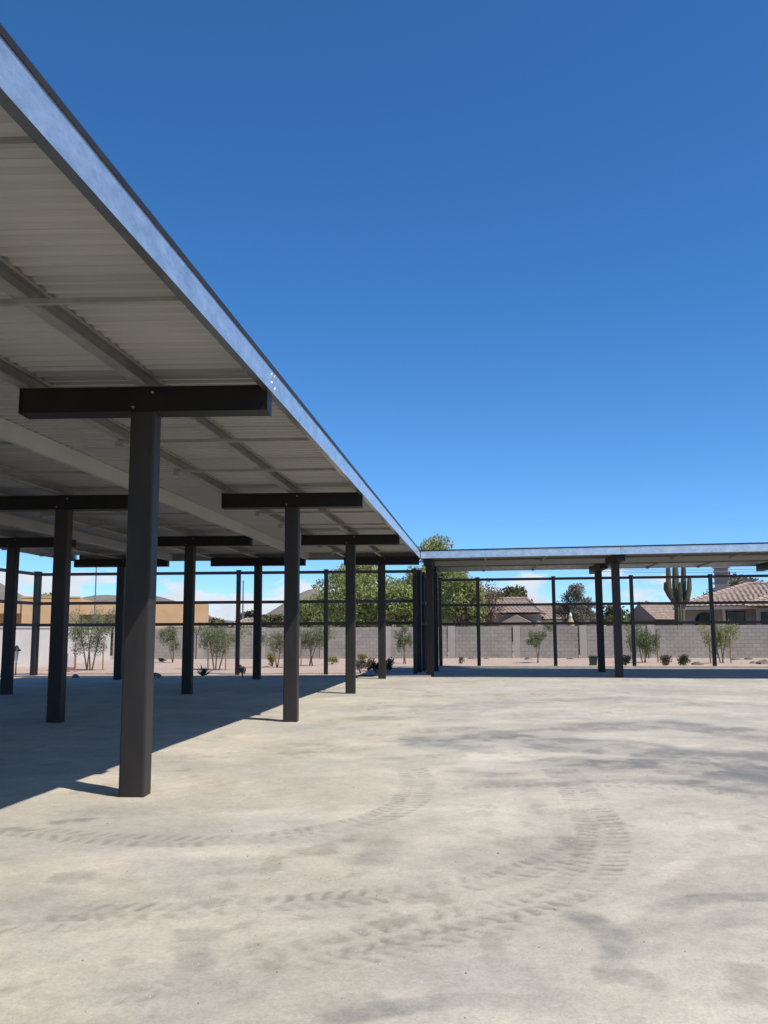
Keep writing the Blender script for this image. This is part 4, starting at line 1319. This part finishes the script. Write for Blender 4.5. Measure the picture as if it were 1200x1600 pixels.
rock(1150, 1032, .2, 7, 'brown rock at the wall foot right of the yellow-tipped sapling')
rock(1170, 1031, .2, 8, 'grey rock at the wall foot near the right edge')
rock(738, 1031, .22, 9, 'dark rock at the wall foot behind the second right fence post')
rock(760, 1031, .16, 10, 'second dark rock at the wall foot right of the fence post')
rock(825, 1031, .18, 11, 'dark rock at the wall foot left of the umbrella-shaped sapling')
rock(892, 1031, .18, 12, 'grey rock at the wall foot between sapling and waste bin')
rock(404, 1325, .013, 13, 'lone dark pebble on the lot near the middle tyre tracks', name='pebble')
rock(1075, 1489, .012, 14, 'small brown stone in the right foreground dust', name='pebble')
rock(453, 1380, .009, 15, 'tiny dark pebble left of the curved tyre tracks', name='pebble')
rock(778, 1334, .009, 16, 'tiny grey pebble beside the curved tyre tracks', name='pebble')
rock(945, 1515, .007, 17, 'tiny dark pebble right of the curved dark stain', name='pebble')

# waste bin by the fence
p = gnd(927, 1041, 0.06)
root = empty('waste_bin', p, 'small dark green waste bin on the gravel just behind the right fence', 'bin')
mb = MB()
lo = [(-.13, -.15), (.13, -.15), (.13, .15), (-.13, .15)]; hi = [(-.165, -.19), (.165, -.19), (.165, .19), (-.165, .19)]
vs = [p + Vector((x, y_, .03)) for x, y_ in lo] + [p + Vector((x, y_, .40)) for x, y_ in hi]
mb.add(vs, [(3, 2, 1, 0), (4, 5, 6, 7), (0, 1, 5, 4), (1, 2, 6, 5), (2, 3, 7, 6), (3, 0, 4, 7)]); build('body', mb, 'bin', root)
mb = MB(); vs = [p + Vector((x * 1.08, y_ * 1.06, z)) for z in (.401, .425) for x, y_ in hi] + [p + Vector((x * .6, y_ * .6, .45)) for x, y_ in hi]
mb.add(vs, [(3, 2, 1, 0), (0, 1, 5, 4), (1, 2, 6, 5), (2, 3, 7, 6), (3, 0, 4, 7), (4, 5, 9, 8), (5, 6, 10, 9), (6, 7, 11, 10), (7, 4, 8, 11), (8, 9, 10, 11)]); build('lid', mb, 'bin', root)
for sx in (-1, 1):
    mb = MB(); c = p + Vector((sx * .13, .17, .045)); mb.tube([c - Vector((.02, 0, 0)), c + Vector((.02, 0, 0))], .048, 12); build('wheel', mb, 'dark_metal', root)
# lantern post left
p = gnd(25, 1060, 0)
p = at(24, 1060, 32.4); p.z = 0
root = empty('garden_lamp', p, 'slim lantern on a thin post beside the far left column', 'lamp')
mb = MB(); mb.tube([p - Vector((0, 0, .05)), p + Vector((0, 0, .52))], .025, 8); build('post', mb, 'dark_metal', root)
mb = MB(); mb.lathe(p, [(.03, .52), (.05, .56), (.085, .90), (.09, .92)], 8); build('glass_body', mb, 'white', root)
mb = MB(); mb.lathe(p, [(.16, .922), (.15, .96), (.08, 1.03), (.06, 1.10), (.02, 1.14)], 10); build('lamp_cap', mb, 'dark_metal', root)
# orange and white barricade
p = at(111, 1048, 35.2); p.z = 0.03
root = empty('barricade', p, 'small orange-framed white barricade on the gravel left of the staked sapling', 'barricade')
for dx in (-.17, .17):
    mb = MB(); mb.box(p + Vector((dx, 0, .36)), (.05, .06, .74)); build('leg', mb, 'orange', root)
    mb = MB(); mb.box(p + Vector((dx, 0, -.01)), (.07, .4, .04)); build('foot', mb, 'orange', root)
mb = MB(); mb.box(p + Vector((0, -.005, .42)), (.288, .03, .42)); build('panel', mb, 'white', root)
mb = MB(); mb.box(p + Vector((0, 0, .14)), (.288, .045, .08)); build('rail', mb, 'orange', root)
# pale ornament behind wall
p = at(892, 985, 53); p.z = 0
root = empty('garden_ornament', p, 'pale yellow urn-shaped ornament peeking over the wall under the grey tree', 'ornament')
mb = MB(); mb.lathe(p, [(.2, 0), (.2, 1.5), (.16, 1.6), (.20, 1.75), (.22, 2.0), (.12, 2.25), (.1, 2.3)], 12); build('body', mb, 'terracotta', root)
mb = MB(); mb.lathe(p, [(.07, 2.302), (.10, 2.4), (.06, 2.55), (.02, 2.6)], 10); build('finial', mb, 'white', root)

# poles and wires
def pole(label, u, Y, zt, r, arm=0.0, mat='grey_pole'):
    x = at(u, 985, Y).x
    root = empty('utility_pole', (x, Y, 0), label, 'pole')
    mb = MB(); mb.tube([(x, Y, -.2), (x, Y, zt)], [r * 1.25, r * .8], 8); build('shaft', mb, mat, root)
    mb = MB(); mb.lathe((x, Y, zt + .001), [(r * .9, 0), (r * 1.2, .1), (r * .4, .25)], 8); build('cap', mb, mat, root)
    if arm:
        mb = MB(); mb.box((x, Y - r * 1.6, zt - .7), (arm, .12, .14)); ca_ = build('crossarm', mb, mat, root)
        for dx in (-.42, .42):
            mb = MB(); mb.lathe((x + dx * arm, Y - r * 1.6, zt - .629), [(.05, 0), (.09, .08), (.05, .2)], 8); build('insulator', mb, 'white', ca_)
    return root
pole('thin tall light mast seen between the left columns above the tan house', 147, 61, 6.6, .055)
pole('short thin mast above the dark pointed tree', 379, 100, 7.2, .09)
for k, (v0, v1) in enumerate(((889.5, 886.5), (893.0, 891.0))):
    a, b = at(940, v0, 95), at(1290, v1, 88)
    mb = MB(); pts = []
    for i in range(13):
        t = i / 12; q = a.lerp(b, t); q.z -= 0.5 * 4 * t * (1 - t) * .3; pts.append(q)
    mb.tube(pts, .022, 5)
    build('power_line', mb, 'grey_pole', label=('upper' if k == 0 else 'lower') + ' of two thin power lines strung beneath the edge of the far roof', cat='cable')
xp = [at(940, 985, 95).x, at(1290, 985, 88).x]
for x, Y_ in ((xp[0], 95), (xp[1], 88)):
    pass

# ------------------------------------------------------------------ hills
def hill(pts_px, Y, depth, seed):
    """ridge whose crest follows pts at distance Y"""
    rs = np.random.RandomState(seed)
    us = np.array([p[0] for p in pts_px], float); vsx = np.array([p[1] for p in pts_px], float)
    n = 120; mrow = 14
    uu = np.linspace(us[0], us[-1], n)
    vv = np.interp(uu, us, vsx)
    vs, fs = [], []
    for j in range(mrow):
        f = j / (mrow - 1)
        for i in range(n):
            c = at(float(uu[i]), float(vv[i]), Y)
            hgt = max(0, c.z) * (1 + .10 * (float(fbm(np.array([c.x]), np.array([Y + j * 9.0]), Y * .04, seed, 4)[0]) - .5))
            prof = math.sin(math.pi * min(1, f * 1.0)) ** 0.8
            y_ = Y + (f - .5) * depth
            wob = float(fbm(np.array([c.x * 1.0]), np.array([y_]), Y * .05, seed + 7, 4)[0]) - .5
            vs.append((c.x * (y_ / Y if f > .5 else 1) + wob * depth * .04, y_, hgt * prof * (1 + wob * .35 * (1 - prof)) - 1))
    for j in range(mrow - 1):
        for i in range(n - 1):
            a = j * n + i
            fs.append((a, a + 1, a + n + 1, a + n))
    mb = MB(); mb.add(vs, fs); build('hill', mb, 'hill', smooth=False, kind='structure')
hill([(-420, 985), (-260, 935), (-120, 912), (-40, 896), (-10, 903), (12, 915), (40, 930), (90, 941), (140, 938), (180, 927), (210, 931), (235, 927), (262, 934), (285, 939), (308, 950), (330, 964), (400, 974), (450, 985)], 900, 420, 3)
hill([(400, 985), (435, 968), (458, 944), (474, 930), (495, 919), (540, 924), (600, 940), (700, 958), (820, 972), (930, 985)], 1300, 500, 8)
